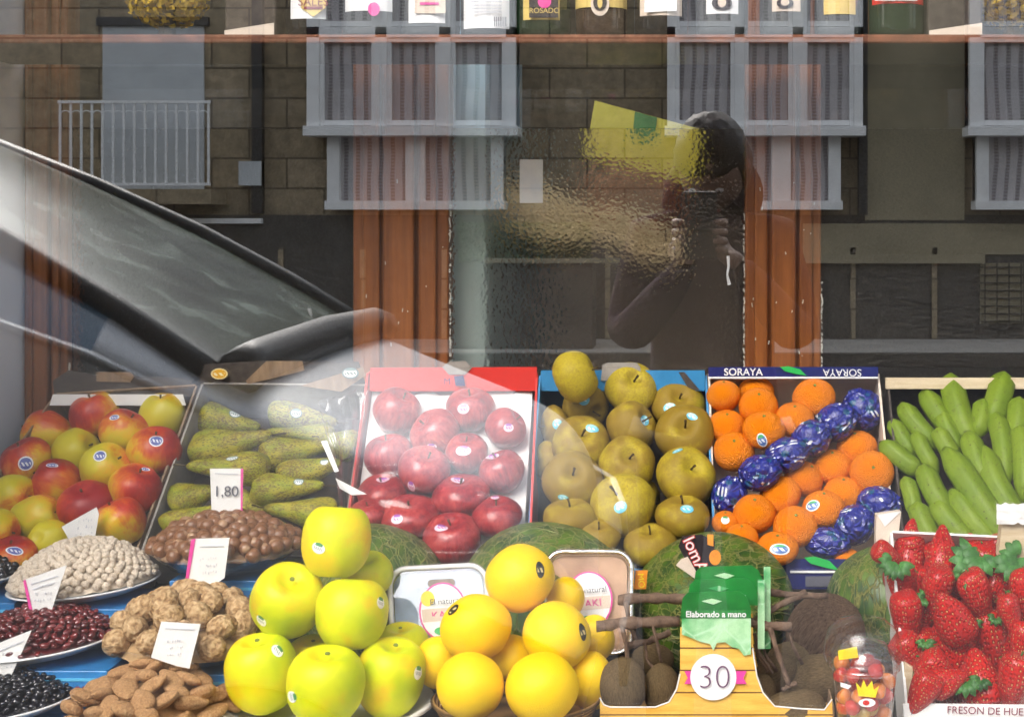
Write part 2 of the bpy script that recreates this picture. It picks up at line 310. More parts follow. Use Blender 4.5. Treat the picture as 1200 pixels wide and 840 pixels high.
class MB:
    def __init__(s): s.v = []; s.f = []
    def add(s, vs, fs):
        b = len(s.v); s.v += [V(x) for x in vs]; s.f += [tuple(i+b for i in f) for f in fs]; return s
    def slab(s, q, th, d=None):
        q = [V(p) for p in q]; n = len(q)
        d = V(d).normalized() if d is not None else -(q[1]-q[0]).cross(q[2]-q[0]).normalized()
        vs = q+[p+d*th for p in q]
        fs = [tuple(range(n)), tuple(range(2*n-1, n-1, -1))]+[(i, i+n, (i+1) % n+n, (i+1) % n) for i in range(n)]
        return s.add(vs, fs)
    def box(s, lo, hi):
        x0, y0, z0 = lo; x1, y1, z1 = hi
        return s.add([(x0,y0,z0),(x1,y0,z0),(x1,y1,z0),(x0,y1,z0),(x0,y0,z1),(x1,y0,z1),(x1,y1,z1),(x0,y1,z1)],
                     [(0,3,2,1),(4,5,6,7),(0,1,5,4),(1,2,6,5),(2,3,7,6),(3,0,4,7)])
    def tube(s, pts, rad, n=8, jit=0):
        pts = [V(p) for p in pts]; rs = rad if isinstance(rad, (list, tuple)) else [rad]*len(pts); vs = []; fs = []
        for i, p in enumerate(pts):
            t = (pts[min(i+1, len(pts)-1)]-pts[max(i-1, 0)]).normalized(); a = t.orthogonal().normalized() if i == 0 else (a-t*a.dot(t)).normalized(); b = t.cross(a)
            for k in range(n):
                an = 2*PI*k/n; rr = rs[i]*(1+random.uniform(-jit, jit)); vs.append(p+(a*math.cos(an)+b*math.sin(an))*rr)
        for i in range(len(pts)-1):
            for k in range(n): k2 = (k+1) % n; fs.append((i*n+k, i*n+k2, (i+1)*n+k2, (i+1)*n+k))
        fs.append(tuple(range(n-1, -1, -1))); fs.append(tuple((len(pts)-1)*n+k for k in range(n))); return s.add(vs, fs)
    def lathe(s, prof, n=32, c=(0, 0, 0), caps=False):
        c = V(c); vs = []; fs = []
        for r, z in prof:
            for k in range(n): a = 2*PI*k/n; vs.append(c+V((r*math.cos(a), r*math.sin(a), z)))
        for i in range(len(prof)-1):
            for k in range(n): k2 = (k+1) % n; fs.append((i*n+k, i*n+k2, (i+1)*n+k2, (i+1)*n+k))
        if caps: fs += [tuple(range(n-1, -1, -1)), tuple((len(prof)-1)*n+k for k in range(n))]
        return s.add(vs, fs)
    def build(s, name, mat, parent=None, smooth=False, bevel=0):
        o = link(name, mesh(s.v, s.f, mat, smooth, name), parent)
        if bevel: b = o.modifiers.new('b', 'BEVEL'); b.width = bevel; b.segments = 2; b.limit_method = 'ANGLE'
        if smooth and not bevel: pass
        return o
def part(name, me, parent): return link(name, me, parent, False)
def text(s, loc, right, up, size, mat, parent=None, name='lettering', flip=False):
    c = bpy.data.curves.new(name, 'FONT'); c.body = s; c.size = size; c.align_x = 'CENTER'; c.align_y = 'CENTER'; c.extrude = .0002; c.materials.append(mat)
    o = link(name, c, parent); r = V(right).normalized(); u = V(up); u = (u-r*u.dot(r)).normalized(); n = r.cross(u)
    if flip: r = -r; u = -u
    m = Matrix((r, u, n)).transposed().to_4x4(); m.translation = V(loc)+n*.0006
    if parent: o.matrix_basis = m
    else: o.matrix_world = m
    return o
# ---------------------------------------------------------------- fruit meshes (unit radius, stem along +z)
def revolve(fr, fz, mat, name, nu=28, nv=20, lump=.03, lobes=0, lob=.02, seed=0):
    vs = []; fs = []
    for i in range(nv+1):
        t = PI*i/nv
        for k in range(nu):
            a = 2*PI*k/nu; r = fr(t)*(1+lob*math.cos(lobes*a+seed)*(1-math.cos(t))/2) if lobes else fr(t)
            p = V((r*math.cos(a), r*math.sin(a), fz(t))); q = p*1.2+V((seed*3.1, seed*7.7, 1)); p = p*(1+lump*mn.noise(q)*1.6); vs.append(p)
    for i in range(nv):
        for k in range(nu): k2 = (k+1) % nu; fs.append((i*nu+k, (i+1)*nu+k, (i+1)*nu+k2, i*nu+k2))
    me = mesh(vs, fs, mat, True, name); bm = bmesh.new(); bm.from_mesh(me); bmesh.ops.remove_doubles(bm, verts=bm.verts, dist=1e-4); bm.normal_update()
    bm.to_mesh(me); bm.free(); me.polygons.foreach_set('use_smooth', [True]*len(me.polygons)); return me
def apple(mat, name, seed, sq=0, cone=.05, dim=.3, zz=.93, lump=.03):
    e = 1-sq
    def sp(x): return math.copysign(abs(x)**e, x)
    def fr(t): return sp(math.sin(t))*(1+cone*math.cos(t)) if 0 < t < PI else 0
    def fz(t):
        r = abs(math.sin(t)); return sp(math.cos(t))*zz-(dim*math.exp(-(r/.3)**2) if t < 1.5 else -.16*math.exp(-(r/.25)**2))
    return revolve(fr, fz, mat, name, 32, 26, lump, 5, .025, seed)
def citrus(mat, name, seed, fl=.93):
    return revolve(lambda t: math.sin(t), lambda t: math.cos(t)*fl-(.05*math.exp(-(math.sin(t)/.16)**2) if t < 1.5 else 0), mat, name, 30, 22, .025, 0, 0, seed)
PEARP = [(0, 1.0), (.10, 1.0), (.22, .95), (.34, .80), (.42, .6), (.50, .4), (.60, .2), (.73, 0), (.86, -.22), (.97, -.45), (1.0, -.62), (.95, -.78), (.8, -.91), (.5, -.99), (.2, -.97), (0, -.93)]
def pear(mat, name, seed):
    n = len(PEARP)-1
    def g(t, j):
        x = t/PI*n; i = min(int(x), n-1); f = x-i; return PEARP[i][j]*(1-f)+PEARP[i+1][j]*f
    return revolve(lambda t: g(t, 0), lambda t: g(t, 1), mat, name, 26, 30, .07, 0, 0, seed)
def ell(mat, name, seed, a=1, b=1, c=1, lump=.05, egg=0, nu=20, nv=14, nf=1):
    me = revolve(lambda t: math.sin(t)*(1+egg*math.cos(t)), lambda t: math.cos(t), mat, name, nu, nv, 0, 0, 0, seed)
    for v in me.vertices:
        q = v.co*nf+V((seed*5.3, seed, 2)); v.co = V((v.co.x*a, v.co.y*b, v.co.z*c))*(1+lump*1.8*mn.noise(q))
    me.update(); return me
def walnut(mat, seed):
    me = ell(mat, 'walnut', seed, .9, .85, 1.05, 0, 0, 30, 22)
    for v in me.vertices:
        q = v.co*2.6+V((seed*4, 0, 0)); d = 1+.10*(1-abs(mn.noise(q))*2.5)*.8
        if abs(v.co.y) < .1: d += .05
        v.co *= d
    me.update(); return me
MESH = {'bicolour': [apple(M['bicolour'], 'apple', i, 0, .10, .22, 1.0, .05) for i in range(3)],
        'pear': [pear(M['pear'], 'pear', i) for i in range(4)],
        'redapple': [apple(M['redapple'], 'apple', i, 0, .10, .28, .95, .04) for i in range(3)],
        'russet': [apple(M['russet'], 'apple', i, 0, .02, .34, .86, .045) for i in range(3)],
        'golden': [apple(M['golden'], 'apple', i, .12, .08, .34, 1.0, .02) for i in range(3)],
        'mandarin': [citrus(M['mandarin'], 'mandarin', i, .88) for i in range(3)],
        'citrus': [citrus(M['citrus'], 'orange', i, .96) for i in range(3)],
        'kiwi': [ell(M['kiwi'], 'kiwi', i, 1, 1, 1.15, .03) for i in range(2)],
        'coconut': [ell(M['coconut'], 'coconut', 1, 1, 1, 1.0, .04)],
        'melon': [ell(M['melon'], 'melon', i, 1, 1, 1, .02, 0, 36, 24) for i in range(2)],
        'wrap': []}
def wrapped(seed):
    me = ell(M['wrap'], 'wrapped_mandarin', seed, 1, 1, .95, 0, 0, 36, 26)
    for v in me.vertices:
        q = v.co*2.2+V((seed*9, 0, 0)); v.co *= 1+.09*abs(mn.noise(q))+.04*mn.noise(q*2.7)
        if v.co.z > .85: v.co.z += .12*random.random()
    me.update(); return me
MESH['wrap'] = [wrapped(i) for i in range(4)]
BVH = {}
def bvh(me):
    if me.name not in BVH: BVH[me.name] = BVHTree.FromPolygons([v.co.copy() for v in me.vertices], [tuple(p.vertices) for p in me.polygons])
    return BVH[me.name]
def sticker(o, px, py, rx, ry, kind, ang=0, off=.0005):
    w = wm(o); inv = w.inverted(); b = bvh(o.data)
    a0 = inv @ CAM; a1 = inv @ (CAM+ray(px, py)); d = (a1-a0).normalized(); hit, nrm, i, dist = b.ray_cast(a0, d)
    if hit is None:
        hit, nrm, i, dist = b.find_nearest(a0+d*((inv @ o.location)-a0).dot(d))
    hw = w @ hit; n = (inv.transposed().to_3x3() @ nrm).normalized(); dep = hw.y-CAM.y
    r = (V((1, 0, 0))-n*n.x).normalized(); u = n.cross(r)
    u = u if u.z > 0 else -u
    r, u = r*math.cos(R(ang))+u*math.sin(R(ang)), u*math.cos(R(ang))-r*math.sin(R(ang))
    vs = []; uv = []; fs = []; N = 16
    for k, q in enumerate((0, .5, 1)):
        for j in range(1 if k == 0 else N):
            an = 2*PI*j/N; cx, cy = q*math.cos(an), q*math.sin(an)
            p = hw+r*cx*rx*dep/F+u*cy*ry*dep/F+n*.006; lo = inv @ p; ld = ((inv @ (p-n))-lo).normalized(); h = b.ray_cast(lo, ld)[0]
            if h is None: h = inv @ (p-n*.006)
            vs.append(inv @ ((w @ h)+n*off)); uv.append((.5+cx*.5, .5+cy*.5))
    for j in range(N):
        j2 = (j+1) % N; fs.append((0, 1+j, 1+j2)); fs.append((1+j, 1+N+j, 1+N+j2, 1+j2))
    me = mesh(vs, fs, ST[kind], True, 'sticker'); ul = me.uv_layers.new()
    for lp in me.loops: ul.data[lp.index].uv = uv[lp.vertex_index]
    return part('sticker', me, o)
STEM = MB().tube([(0, 0, .5), (.02, 0, .72), (.07, .02, .95)], [.045, .03, .05], 6); STEM = mesh(STEM.v, STEM.f, M['stem'], True, 'stem')
PSTEM = MB().tube([(0, 0, .95), (.02, 0, 1.15), (.1, .02, 1.35)], [.05, .035, .06], 6); PSTEM = mesh(PSTEM.v, PSTEM.f, M['stem'], True, 'stem')
BUT = MB().lathe([(.0, .90), (.05, .905), (.07, .895), (.07, .86)], 8); BUT = mesh(BUT.v, BUT.f, plain('green_button', (.16, .20, .04), .8), False, 'calyx')
class Plane:
    def __init__(s, p, n): s.p = V(p); s.n = V(n).normalized()
    def depth(s, px, py, off=0):
        r = ray(px, py); return (s.p+s.n*off-CAM).dot(s.n)/r.dot(s.n)
def pile(kind, name, cat, group, items, plane=None, off=0, cap=.06, ov=.95, stem=None):
    """items: px,py,rx,ry,axis angle,axis tilt to viewer,label[,dict]"""
    L = []
    for i, it in enumerate(items):
        px, py, rx, ry, a, b, lab = it[:7]; ex = it[7] if len(it) > 7 else {}
        d = ex.get('d') or plane.depth(px, py, off+ex.get('off', 0)); L.append(dict(px=px, py=py, rx=rx, ry=ry, a=a, b=b, lab=lab, ex=ex, d=d, d0=d))
    for _ in range(80):
        for i in range(len(L)):
            for j in range(i+1, len(L)):
                A, B = (L[i], L[j]) if L[j]['d0'] < L[i]['d0']+.004 else (L[j], L[i]); pa, pb = at(A['px'], A['py'], A['d']), at(B['px'], B['py'], B['d'])
                ra = (A['rx']+A['ry'])/2*A['d']/F; rb = (B['rx']+B['ry'])/2*B['d']/F; g = (ra+rb)*ov-(pa-pb).length
                if g > .0005:
                    A['d'] = min(A['d']+g*.3, A['d0']+cap); B['d'] = max(B['d']-g*.3, B['d0']-cap)
    out = []
    for i, A in enumerate(L):
        ca, sa = abs(math.cos(R(A['a']))), abs(math.sin(R(A['a']))); cb = math.cos(R(A['b']))
        ca *= ca; sa *= sa; Lp = A['rx']*ca+A['ry']*sa; Wp = A['rx']*sa+A['ry']*ca; Lp = Lp*cb+Wp*(1-cb) if abs(A['b']) < 60 else Wp
        k = A['d']/F*(1.06 if kind in ('mandarin','wrap','redapple','russet','bicolour','pear') else 1.0); me = MESH[kind][i % len(MESH[kind])]; o = link(name, me); ax = V((math.cos(R(A['a']))*cb, -math.sin(R(A['b'])), math.sin(R(A['a']))*cb))
        q = ax.to_track_quat('Z', 'Y'); spin = A['ex'].get('spin', random.uniform(0, 6.28)); q = q @ Matrix.Rotation(spin, 3, 'Z').to_quaternion()
        o.rotation_mode = 'QUATERNION'; o.rotation_quaternion = q; o.location = at(A['px'], A['py'], A['d']); o.scale = (Wp*k, Wp*k, Lp*k)
        bl = A['ex'].get('c', .5); o.color = (bl, bl, bl, 1); tag(o, A['lab'], cat, group)
        if stem: part('stem' if stem != BUT else 'calyx', stem, o)
        for s in A['ex'].get('s', ()): sticker(o, *s)
        out.append(o)
    return out
# ---------------------------------------------------------------- crates
def crate(name, label, cat, px, db, df, h, mw, mi=None, th=.003, group=None, base=None):
    TL, TR, BR, BL = at(*px[0], db), at(*px[1], db), at(*px[2], df), at(*px[3], df)
    n = (TR-TL).cross(BL-TL).normalized(); n = -n if n.y > 0 else n
    dn = -n*h; ctr = (TL+TR+BR+BL)/4; root = empty(name, ctr+dn, label, cat, group); out = {}
    for nm, a, b in (('back_panel', TL, TR), ('side_panel', TR, BR), ('front_panel', BR, BL), ('side_panel', BL, TL)):
        mid = (a+b)/2; o = (mid-ctr); e = (b-a).normalized(); o = (o-e*o.dot(e)-n*o.dot(n)).normalized()
        p = MB().slab([a, b, b+dn, a+dn], th, o).build(nm, mw, root); out.setdefault(nm, []).append(p)
    MB().slab([TL+dn, TR+dn, BR+dn, BL+dn], th, -n).build('bottom', base or mw, root)
    ux = (TR-TL).normalized(); uy = (TL-BL); uy = (uy-ux*uy.dot(ux)).normalized()
    return dict(root=root, TL=TL, TR=TR, BR=BR, BL=BL, n=n, ux=ux, uy=uy, plane=Plane(ctr, n), parts=out, h=h)
def onq(pix, plane, off=0): return [at(x, y, plane.depth(x, y, off)) for x, y in pix]
def facing(pix, d, mat, parent, name, th=.001):
    ds = d if isinstance(d, (list, tuple)) else [d]*len(pix)
    return MB().slab([at(x, y, q) for (x, y), q in zip(pix, ds)], th, (0, 1, 0)).build(name, mat, parent)

# ================================================================ THE SHOP WINDOW
def struct(o): o['kind'] = 'structure'; return o
XL, XR = -1.046, 1.25
struct(MB().box((-8, .80, -.02), (8, 6.0, .0)).build('shop_floor', M['shopfloor']))
struct(MB().box((-8, -.02, 2.92), (8, 6.0, 3.0)).build('shop_ceiling', M['ceiling']))
struct(MB().box((-8, 4.2, 0), (8, 4.3, 2.92)).build('shop_rear_wall', M['interior']))
struct(MB().box((-3.1, .80, 0), (-3.0, 4.2, 2.92)).build('shop_side_wall', M['interior']))
struct(MB().box((3.6, .80, 0), (3.7, 4.2, 2.92)).build('shop_side_wall', M['interior']))
struct(MB().box((XL-.12, .02, .0), (XL, .80, 2.92)).build('window_side_wall', M['wallpaint']))
struct(MB().box((XR, .02, .0), (XR+.12, .80, 2.92)).build('window_side_wall', M['wallpaint']))
fw = MB()
fw.box((-14, -.16, 0), (XL-.06, .02, 8.5)); fw.box((XR+.06, -.16, 0), (14, .02, 8.5)); fw.box((XL-.06, -.16, 0), (XR+.06, .02, .62)); fw.box((XL-.06, -.16, 2.9), (XR+.06, .02, 8.5))
struct(fw.build('shop_front_wall', plain('dark_painted_shopfront', (.05, .045, .04), .6, var=.2, scale=3)))
g = MB().box((XL-.06, -.04, .62), (XR+.06, -.033, 2.9)).build('shop_window_pane', M['glass'])
tag(g, 'large clear shop window pane mirroring the street in front of the whole display', 'window')
# inner partition of brown posts and hammered glass
pt = empty('glazed_partition', (0, .75, 0), 'brown wooden partition with hammered glass behind the fruit crates', 'partition')
DP = 2.45; YP = CAM.y+DP
for x0, x1 in ((28, 80), (414, 526), (873, 962), (1290, 1400)):
    a, b = at(x0, 300, DP).x, at(x1, 300, DP).x; m = MB(); w = b-a
    m.box((a, YP-.005, .6), (b, YP+.05, 2.92)).box((a+w*.12, YP-.017, .6), (a+w*.30, YP-.005, 2.92)).box((a+w*.34, YP-.025, .6), (a+w*.66, YP-.005, 2.92)).box((a+w*.70, YP-.017, .6), (a+w*.88, YP-.005, 2.92))
    m.build('post', M['brownwood'], pt, bevel=.004)
zt = at(0, 150, DP).z
for x0, x1 in ((80, 414), (526, 873), (962, 1290)):
    a, b = at(x0, 300, DP).x, at(x1, 300, DP).x
    MB().box((a, YP+.015, .6), (b, YP+.021, zt)).build('hammered_pane', M['textured'], pt)
    MB().box((a, YP+.015, zt+.001), (b, YP+.019, 2.92)).build('clear_pane', M['clearpane'], pt)
MB().box((XL, YP-.004, .45), (XR, YP+.04, .6)).build('base_rail', M['brownwood'], pt)
M['putty'] = plain('old_white_putty', (.55, .52, .45), .7, var=.4, scale=60); rp_ = random.Random(5)
for px0, y0, y1 in ((81, 425, 452), (527.5, 240, 430), (872, 250, 430), (963, 330, 430)):
    m = MB(); y = y0
    while y < y1:
        L = rp_.uniform(2, 9); m.tube([at(px0+rp_.uniform(-.8, .8), y+k*L/3, DP-.001) for k in range(4)], rp_.uniform(.0008, .0018), 5, .3); y += L+rp_.uniform(0, 6)
    m.build('putty_bead', M['putty'], pt)
m = MB().tube([at(853, 300, DP+.013), at(854, 312, DP+.013), at(852.5, 322, DP+.013), at(854.5, 334, DP+.013)], .0022, 6, .4); m.build('paint_drip', M['whiteprint'], pt)
m = MB()
for k in range(26): x = rp_.choice((rp_.uniform(420, 520), rp_.uniform(880, 955))); y = rp_.uniform(200, 425); m.tube([at(x, y, DP-.026), at(x+rp_.uniform(-1, 1), y+rp_.uniform(1, 5), DP-.026)], .0009, 5)
m.build('paint_chip', M['putty'], pt)
# things inside the shop behind the partition
o = facing([(686, 182), (697, 118), (822, 152), (812, 214)], DP+.16, M['signyellow'], None, 'shop_poster', .004); tag(o, 'tilted yellow poster with a green band behind the hammered glass', 'poster')
facing([(741, 160), (744, 131), (770, 138), (767, 166)], DP+.157, M['signgreen'], o, 'band', .002)
tag(facing([(609, 187), (636, 187), (636, 238), (609, 238)], DP+.01, M['whiteprint'], None, 'notice', .002), 'small white paper notice stuck on the hammered glass', 'notice')
n_ = bpy.data.objects['notice']; facing([(621, 216), (634, 216), (634, 225), (621, 225)], DP+.008, ST['blue'], n_, 'stamp', .001)
def cloth_sheet(name, px, d, mat, label, cat, sag=.05):
    vs = []; fs = []; N = 16; A, B, C_, D_ = [at(x, y, d) for x, y in px]
    for j in range(N+1):
        for i in range(N+1):
            u, v = i/N, j/N; p = (A*(1-u)+B*u)*(1-v)+(D_*(1-u)+C_*u)*v; p.y += sag*mn.noise(V((u*3, v*3, 1))); p.z += .02*mn.noise(V((u*4, v*2, 5))); vs.append(p)
    for j in range(N):
        for i in range(N): k = j*(N+1)+i; fs.append((k, k+1, k+N+2, k+N+1))
    o = link(name, mesh(vs, fs, mat, True)); sm = o.modifiers.new('s', 'SOLIDIFY'); sm.thickness = .01; return tag(o, label, cat)
cloth_sheet('paper_sack', [(545, 205), (790, 262), (800, 305), (545, 262)], DP+.25, M['cloth'], 'pale cream paper sack lying behind the hammered glass', 'sack')
cloth_sheet('packet', [(690, 205), (800, 195), (800, 262), (680, 250)], DP+.32, M['tin'], 'orange brown packet behind the hammered glass under the yellow poster', 'packet')
o = MB().box((at(520, 0, DP+.1).x, YP+.06, .3), (at(576, 0, DP+.1).x, YP+.56, 2.6)).build('freezer_cabinet', M['bluedoor'], bevel=.02); tag(o, 'pale blue cabinet beside the middle brown post behind the glass', 'cabinet')
o = MB().box((at(640, 0, DP+.5).x, YP+.4, 0), (at(868, 0, DP+.5).x, YP+.9, at(0, 265, DP+.4).z)).build('shop_counter', M['interior'], bevel=.01); tag(o, 'dark shop counter behind the middle hammered glass pane', 'counter')
# bottle shelf
sh = empty('bottle_shelf', at(600, 45, 2.15), 'long shelf with a red brown edge carrying bottles at the top', 'shelf')
zs = at(0, 41, 2.1).z; ze = at(0, 50.5, 2.1).z
MB().box((XL, .412, ze+.001), (XR, .70, zs)).build('board', M['darkshelf'], sh)
MB().box((XL, .40, ze), (XR, .411, zs+.0005)).build('edge_strip', M['shelfwood'], sh, bevel=.0025)
def bottle(px, w, mat, lab, lt=None, lb=None, lw=.8, lmat=None, extra=None, shp=0):
    c = at(px, 45, 2.16); r = w/2*2.16/F; z0 = zs+.001; h = .29
    o = empty('bottle', (c.x, c.y, z0), lab, 'bottle', 'bottles on the shelf')
    pr = [(0, 0), (r*.86, 0), (r*.98, .006), (r, .014), (r, h*.55), (r*.93, h*.63), (r*.5, h*.72), (r*.36, h*.78), (r*.33, h*.95), (r*.38, h*.96), (r*.38, h), (0, h)]
    MB().lathe(pr, 32, (c.x, c.y, z0)).build('glass_body', mat, o, True)
    MB().lathe([(0, h*.9), (r*.37, h*.9), (r*.40, h*.905), (r*.42, h*1.005), (0, h*1.01)], 20, (c.x, c.y, z0)).build('cap', M['blacklabel'], o, True)
    if lb is not None:
        zb = at(0, lb, 2.12).z; hw = lw*w/2; vs = []; fs = []; N = 14; shape = []
        for i in range(N+1):
            u = i/N*2-1; x = u*lw*r; e = (shp*(u*u)) if shp else 0; y = -math.sqrt(max(r*r-x*x, 0))
            for k, zz in enumerate((zb+e, zb+.11)):
                for s_ in (0, .0008):
                    vs.append(V((c.x+x, c.y+y-.0006-s_, zz)))
        for i in range(N):
            a = i*4; b = a+4; fs += [(a+1, b+1, b+3, a+3), (a, a+2, b+2, b), (a, b, b+1, a+1), (a+2, a+3, b+3, b+2)]
        L = link('label', mesh(vs, fs, lmat or M['whiteprint']), o)
        for e in (extra or []):
            kind = e[0]
            if kind == 't': text(e[1], at(e[2], e[3], c.y-r-.003-CAM.y), (1, 0, 0), (0, 0, 1), e[4], e[5], L)
            if kind == 'q': facing(e[1], c.y-r-.002-.0012*e[3]-CAM.y, e[2], L, 'print', .0005)
    return o
def ellq(cx, cy, rx, ry, n=18): return [(cx+rx*math.cos(2*PI*k/n), cy+ry*math.sin(2*PI*k/n)) for k in range(n)]
bottle(368, 66, M['bblack'], 'black bottle with a pointed red and white shield label', 0, 22, .62, M['whiteprint'], [('q', [(351, -8), (384, -8), (381, 10), (367, 20), (353, 10)], M['goldlabel'], 1), ('t', 'SALES', 367, 3, .016, M['redink']), ('q', [(356, 8), (378, 8), (378, 11), (356, 11)], M['redink'], 2)], .0)
bottle(437, 70, M['bclear'], 'clear grey bottle with a white label and round red seal', 0, 13, .78, M['whiteprint'], [('q', ellq(438, 11, 7, 8), M['pinkprint'], 2)])
bottle(505, 68, M['bclear'], 'clear bottle with a faded pink label over a white strip', 0, 27, .62, M['whiteprint'], [('q', [(486, -8), (522, -8), (522, 16), (486, 16)], M['cream'], 1), ('q', [(492, 3), (514, 3), (514, 6), (492, 6)], M['pinkprint'], 2)])
bottle(573, 66, M['bclear'], 'clear bottle with a large white text label and bar code', 0, 33, .80, M['whiteprint'], [('q', [(579+i*2.2, 20), (580+i*2.2, 20), (580+i*2.2, 31), (579+i*2.2, 31)], M['ink'], 2) for i in range(7)]+[('q', [(552, 2+i*4), (588, 2+i*4), (588, 3+i*4), (552, 3+i*4)], M['paleink'], 2) for i in range(4)])
bottle(637, 64, M['bgreen'], 'dark green bottle with a black label and pink rose', 0, 23, .66, M['goldlabel'], [('q', [(620, -8), (654, -8), (654, 21), (620, 21)], M['blacklabel'], 1), ('q', ellq(638, 2, 8, 8), M['pinkprint'], 2), ('t', 'ROSADO', 638, 13, .010, M['goldlabel'])])
bottle(705, 62, M['bbrown'], 'dark brown bottle with a cream band and round gold emblem', 0, 8, .97, M['goldlabel'], [('q', ellq(703, 5, 11, 14), M['cream'], 1), ('q', ellq(703, 3, 8, 10), M['blacklabel'], 2), ('q', ellq(703, 3, 3, 7), M['goldlabel'], 3)])
bottle(775, 64, M['bblack'], 'black bottle with a cream rounded label beside the emblem bottle', 0, 18, .76, M['cream'], [('q', [(755, -8), (793, -8), (793, 13), (755, 15)], M['whiteprint'], 1)])
bottle(846, 62, M['bclear'], 'clear bottle with a white rounded label and black crest', 0, 16, .60, M['whiteprint'], [('q', ellq(846, 4, 12, 8), M['blacklabel'], 1), ('q', ellq(846, 3, 5, 6), M['cream'], 2)])
bottle(920, 60, M['bclear'], 'clear bottle with a cream rounded label and dark crest', 0, 13, .55, M['cream'], [('q', ellq(920, 4, 10, 6), M['blacklabel'], 1), ('q', ellq(920, 3, 5, 4), M['cream'], 2)])
bottle(982, 56, M['bclear'], 'clear bottle with a square gold label', 0, 16, .66, M['goldlabel'])
bottle(1050, 66, M['bgreen'], 'dark green bottle with an orange rimmed label next to the black box', 0, 4, .9, M['redprint'], [('q', [(1025, -8), (1075, -8), (1075, 1), (1025, 1)], M['whiteprint'], 1)])
for x0, x1, lab in ((262, 322, 'dark gift box with a slanting white band beside the shield label bottle'), (1088, 1152, 'dark gift box with a slanting white band next to the orange rimmed bottle')):
    a, b = at(x0, 0, 2.12), at(x1, 0, 2.12); o = empty('gift_box', ((a.x+b.x)/2, .47, zs+.001), lab, 'box', 'gift boxes on the shelf')
    MB().box((a.x, .425, zs+.001), (b.x, .50, zs+.32)).build('body', M['darkcard'], o, bevel=.003)
    facing([(x0+1, 43), (x1-1, 43), (x1-1, 27), (x0+1, 36)], 2.122, M['cream'], o, 'band', .0006)
for cx, lab in ((196, 'round bunch of dried yellow flowers at the upper left of the shelf'), (1186, 'round bunch of dried yellow flowers at the upper right end of the shelf')):
    vs = []; fs = []; c = at(cx, -14, 2.16)
    for k in range(1500):
        d = V((random.gauss(0, 1), random.gauss(0, 1), random.gauss(0, 1))).normalized(); p = c+V((d.x*.058, d.y*.055, d.z*.056))*random.uniform(.8, 1.05); t1 = d.orthogonal().normalized()*.0045; t2 = d.cross(t1).normalized()*.0045; q = d*random.uniform(-.003, .003)
        b = len(vs); vs += [p-t1, p+t2*.7+q, p+t1, p-t2*.7-q]; fs.append((b, b+1, b+2, b+3))
    o = empty('flower_bunch', (c.x, c.y, zs), lab, 'flowers', 'dried flower bunches'); link('flower_head', mesh(vs, fs, M['flower']), o)
    MB().tube([(c.x, c.y, zs+.004), (c.x, c.y, c.z)], .012).build('stalk', M['stem'], o)
# ---------------------------------------------------------------- counter, step and sloping rack
ct = empty('display_counter', (0, .4, 0), 'grey white display counter under the fruit', 'counter')
MB().box((XL+.001, .03, .66), (XR-.001, .746, .70)).build('top', M['counter'], ct); MB().box((XL+.01, .06, 0), (XR-.01, .10, .66)).build('front_board', M['counter'], ct)
MB().box((XL+.01, .34, .7005), (XR-.01, .52, .795)).build('step', M['darkshelf'], ct)
MB().slab([(XL+.01, .735, 1.105), (XR-.01, .735, 1.105), (XR-.01, .545, .88), (XL+.01, .545, .88)], .012, (0, .765, -.643)).build('sloping_board', M['darkshelf'], ct)
for x in (XL+.02, 0, XR-.05): MB().box((x, .70, .7005), (x+.03, .73, 1.08)).build('bracket', M['darkshelf'], ct)
DB, DF = 2.35, 2.16
# crates on the slope
cA = crate('fruit_crate', 'brown cardboard crate of red and yellow apples at the left wall', 'crate', [(66, 462), (229, 452), (158, 646), (-62, 640)], DB, DF, .085, M['card'], base=M['darkcard'], group='crates on the sloping rack')
facing([(62, 446), (80, 434), (120, 441), (200, 442), (225, 446), (226, 464), (64, 468)], 2.353, M['darkcard'], cA['root'], 'back_flap', .003)
facing([(62, 462), (214, 462), (218, 475), (58, 475)], 2.335, M['whitecard'], cA['root'], 'paper_strip', .001)
facing([(113, 436), (152, 436), (157, 441), (152, 448), (113, 447)], 2.350, M['card'], cA['root'], 'handle_tab', .003)
cB = crate('fruit_crate', 'dark cardboard crate of green pears between the two apple crates', 'crate', [(238, 450), (428, 452), (398, 652), (168, 644)], DB, DF, .085, M['greycard'], base=M['darkcard'], group='crates on the sloping rack')
bf = facing([(232, 449), (240, 427), (300, 423), (420, 424), (428, 450)], 2.353, M['darkcard'], cB['root'], 'back_flap', .003)
facing([(312, 423), (354, 423), (357, 434), (330, 441), (290, 450), (288, 446)], 2.351, M['card'], bf, 'torn_edge', .002)
facing([(375, 445), (425, 430), (428, 440), (400, 459), (352, 452)], 2.345, M['card'], bf, 'tape', .002)
cC = crate('fruit_crate', 'red cardboard crate with white lining holding dark red apples', 'crate', [(432, 437), (628, 437), (619, 650), (403, 650)], DB, DF, .085, M['redprint'], base=M['whitecard'], group='crates on the sloping rack')
facing([(434, 431), (629, 430), (629, 458), (433, 458)], 2.344, M['redprint'], cC['root'], 'back_flap', .003)
facing([(518, 430), (526, 424), (545, 423), (553, 431), (545, 439), (526, 439)], 2.342, M['greycard'], cC['root'], 'handle_tab', .003)
text('M', at(524, 447, 2.335), (1, 0, 0), (0, 0, 1), .013, M['navyprint'], cC['root']); facing([(532, 441), (543, 440), (545, 452), (534, 452)], 2.338, M['navyprint'], cC['root'], 'logo', .001)
pl = cC['plane']; w_ = []; fs = []; N = 26; TLp, TRp, BRp, BLp = [(436, 462), (624, 458), (612, 660), (410, 660)][0], (624, 458), (612, 660), (410, 660)
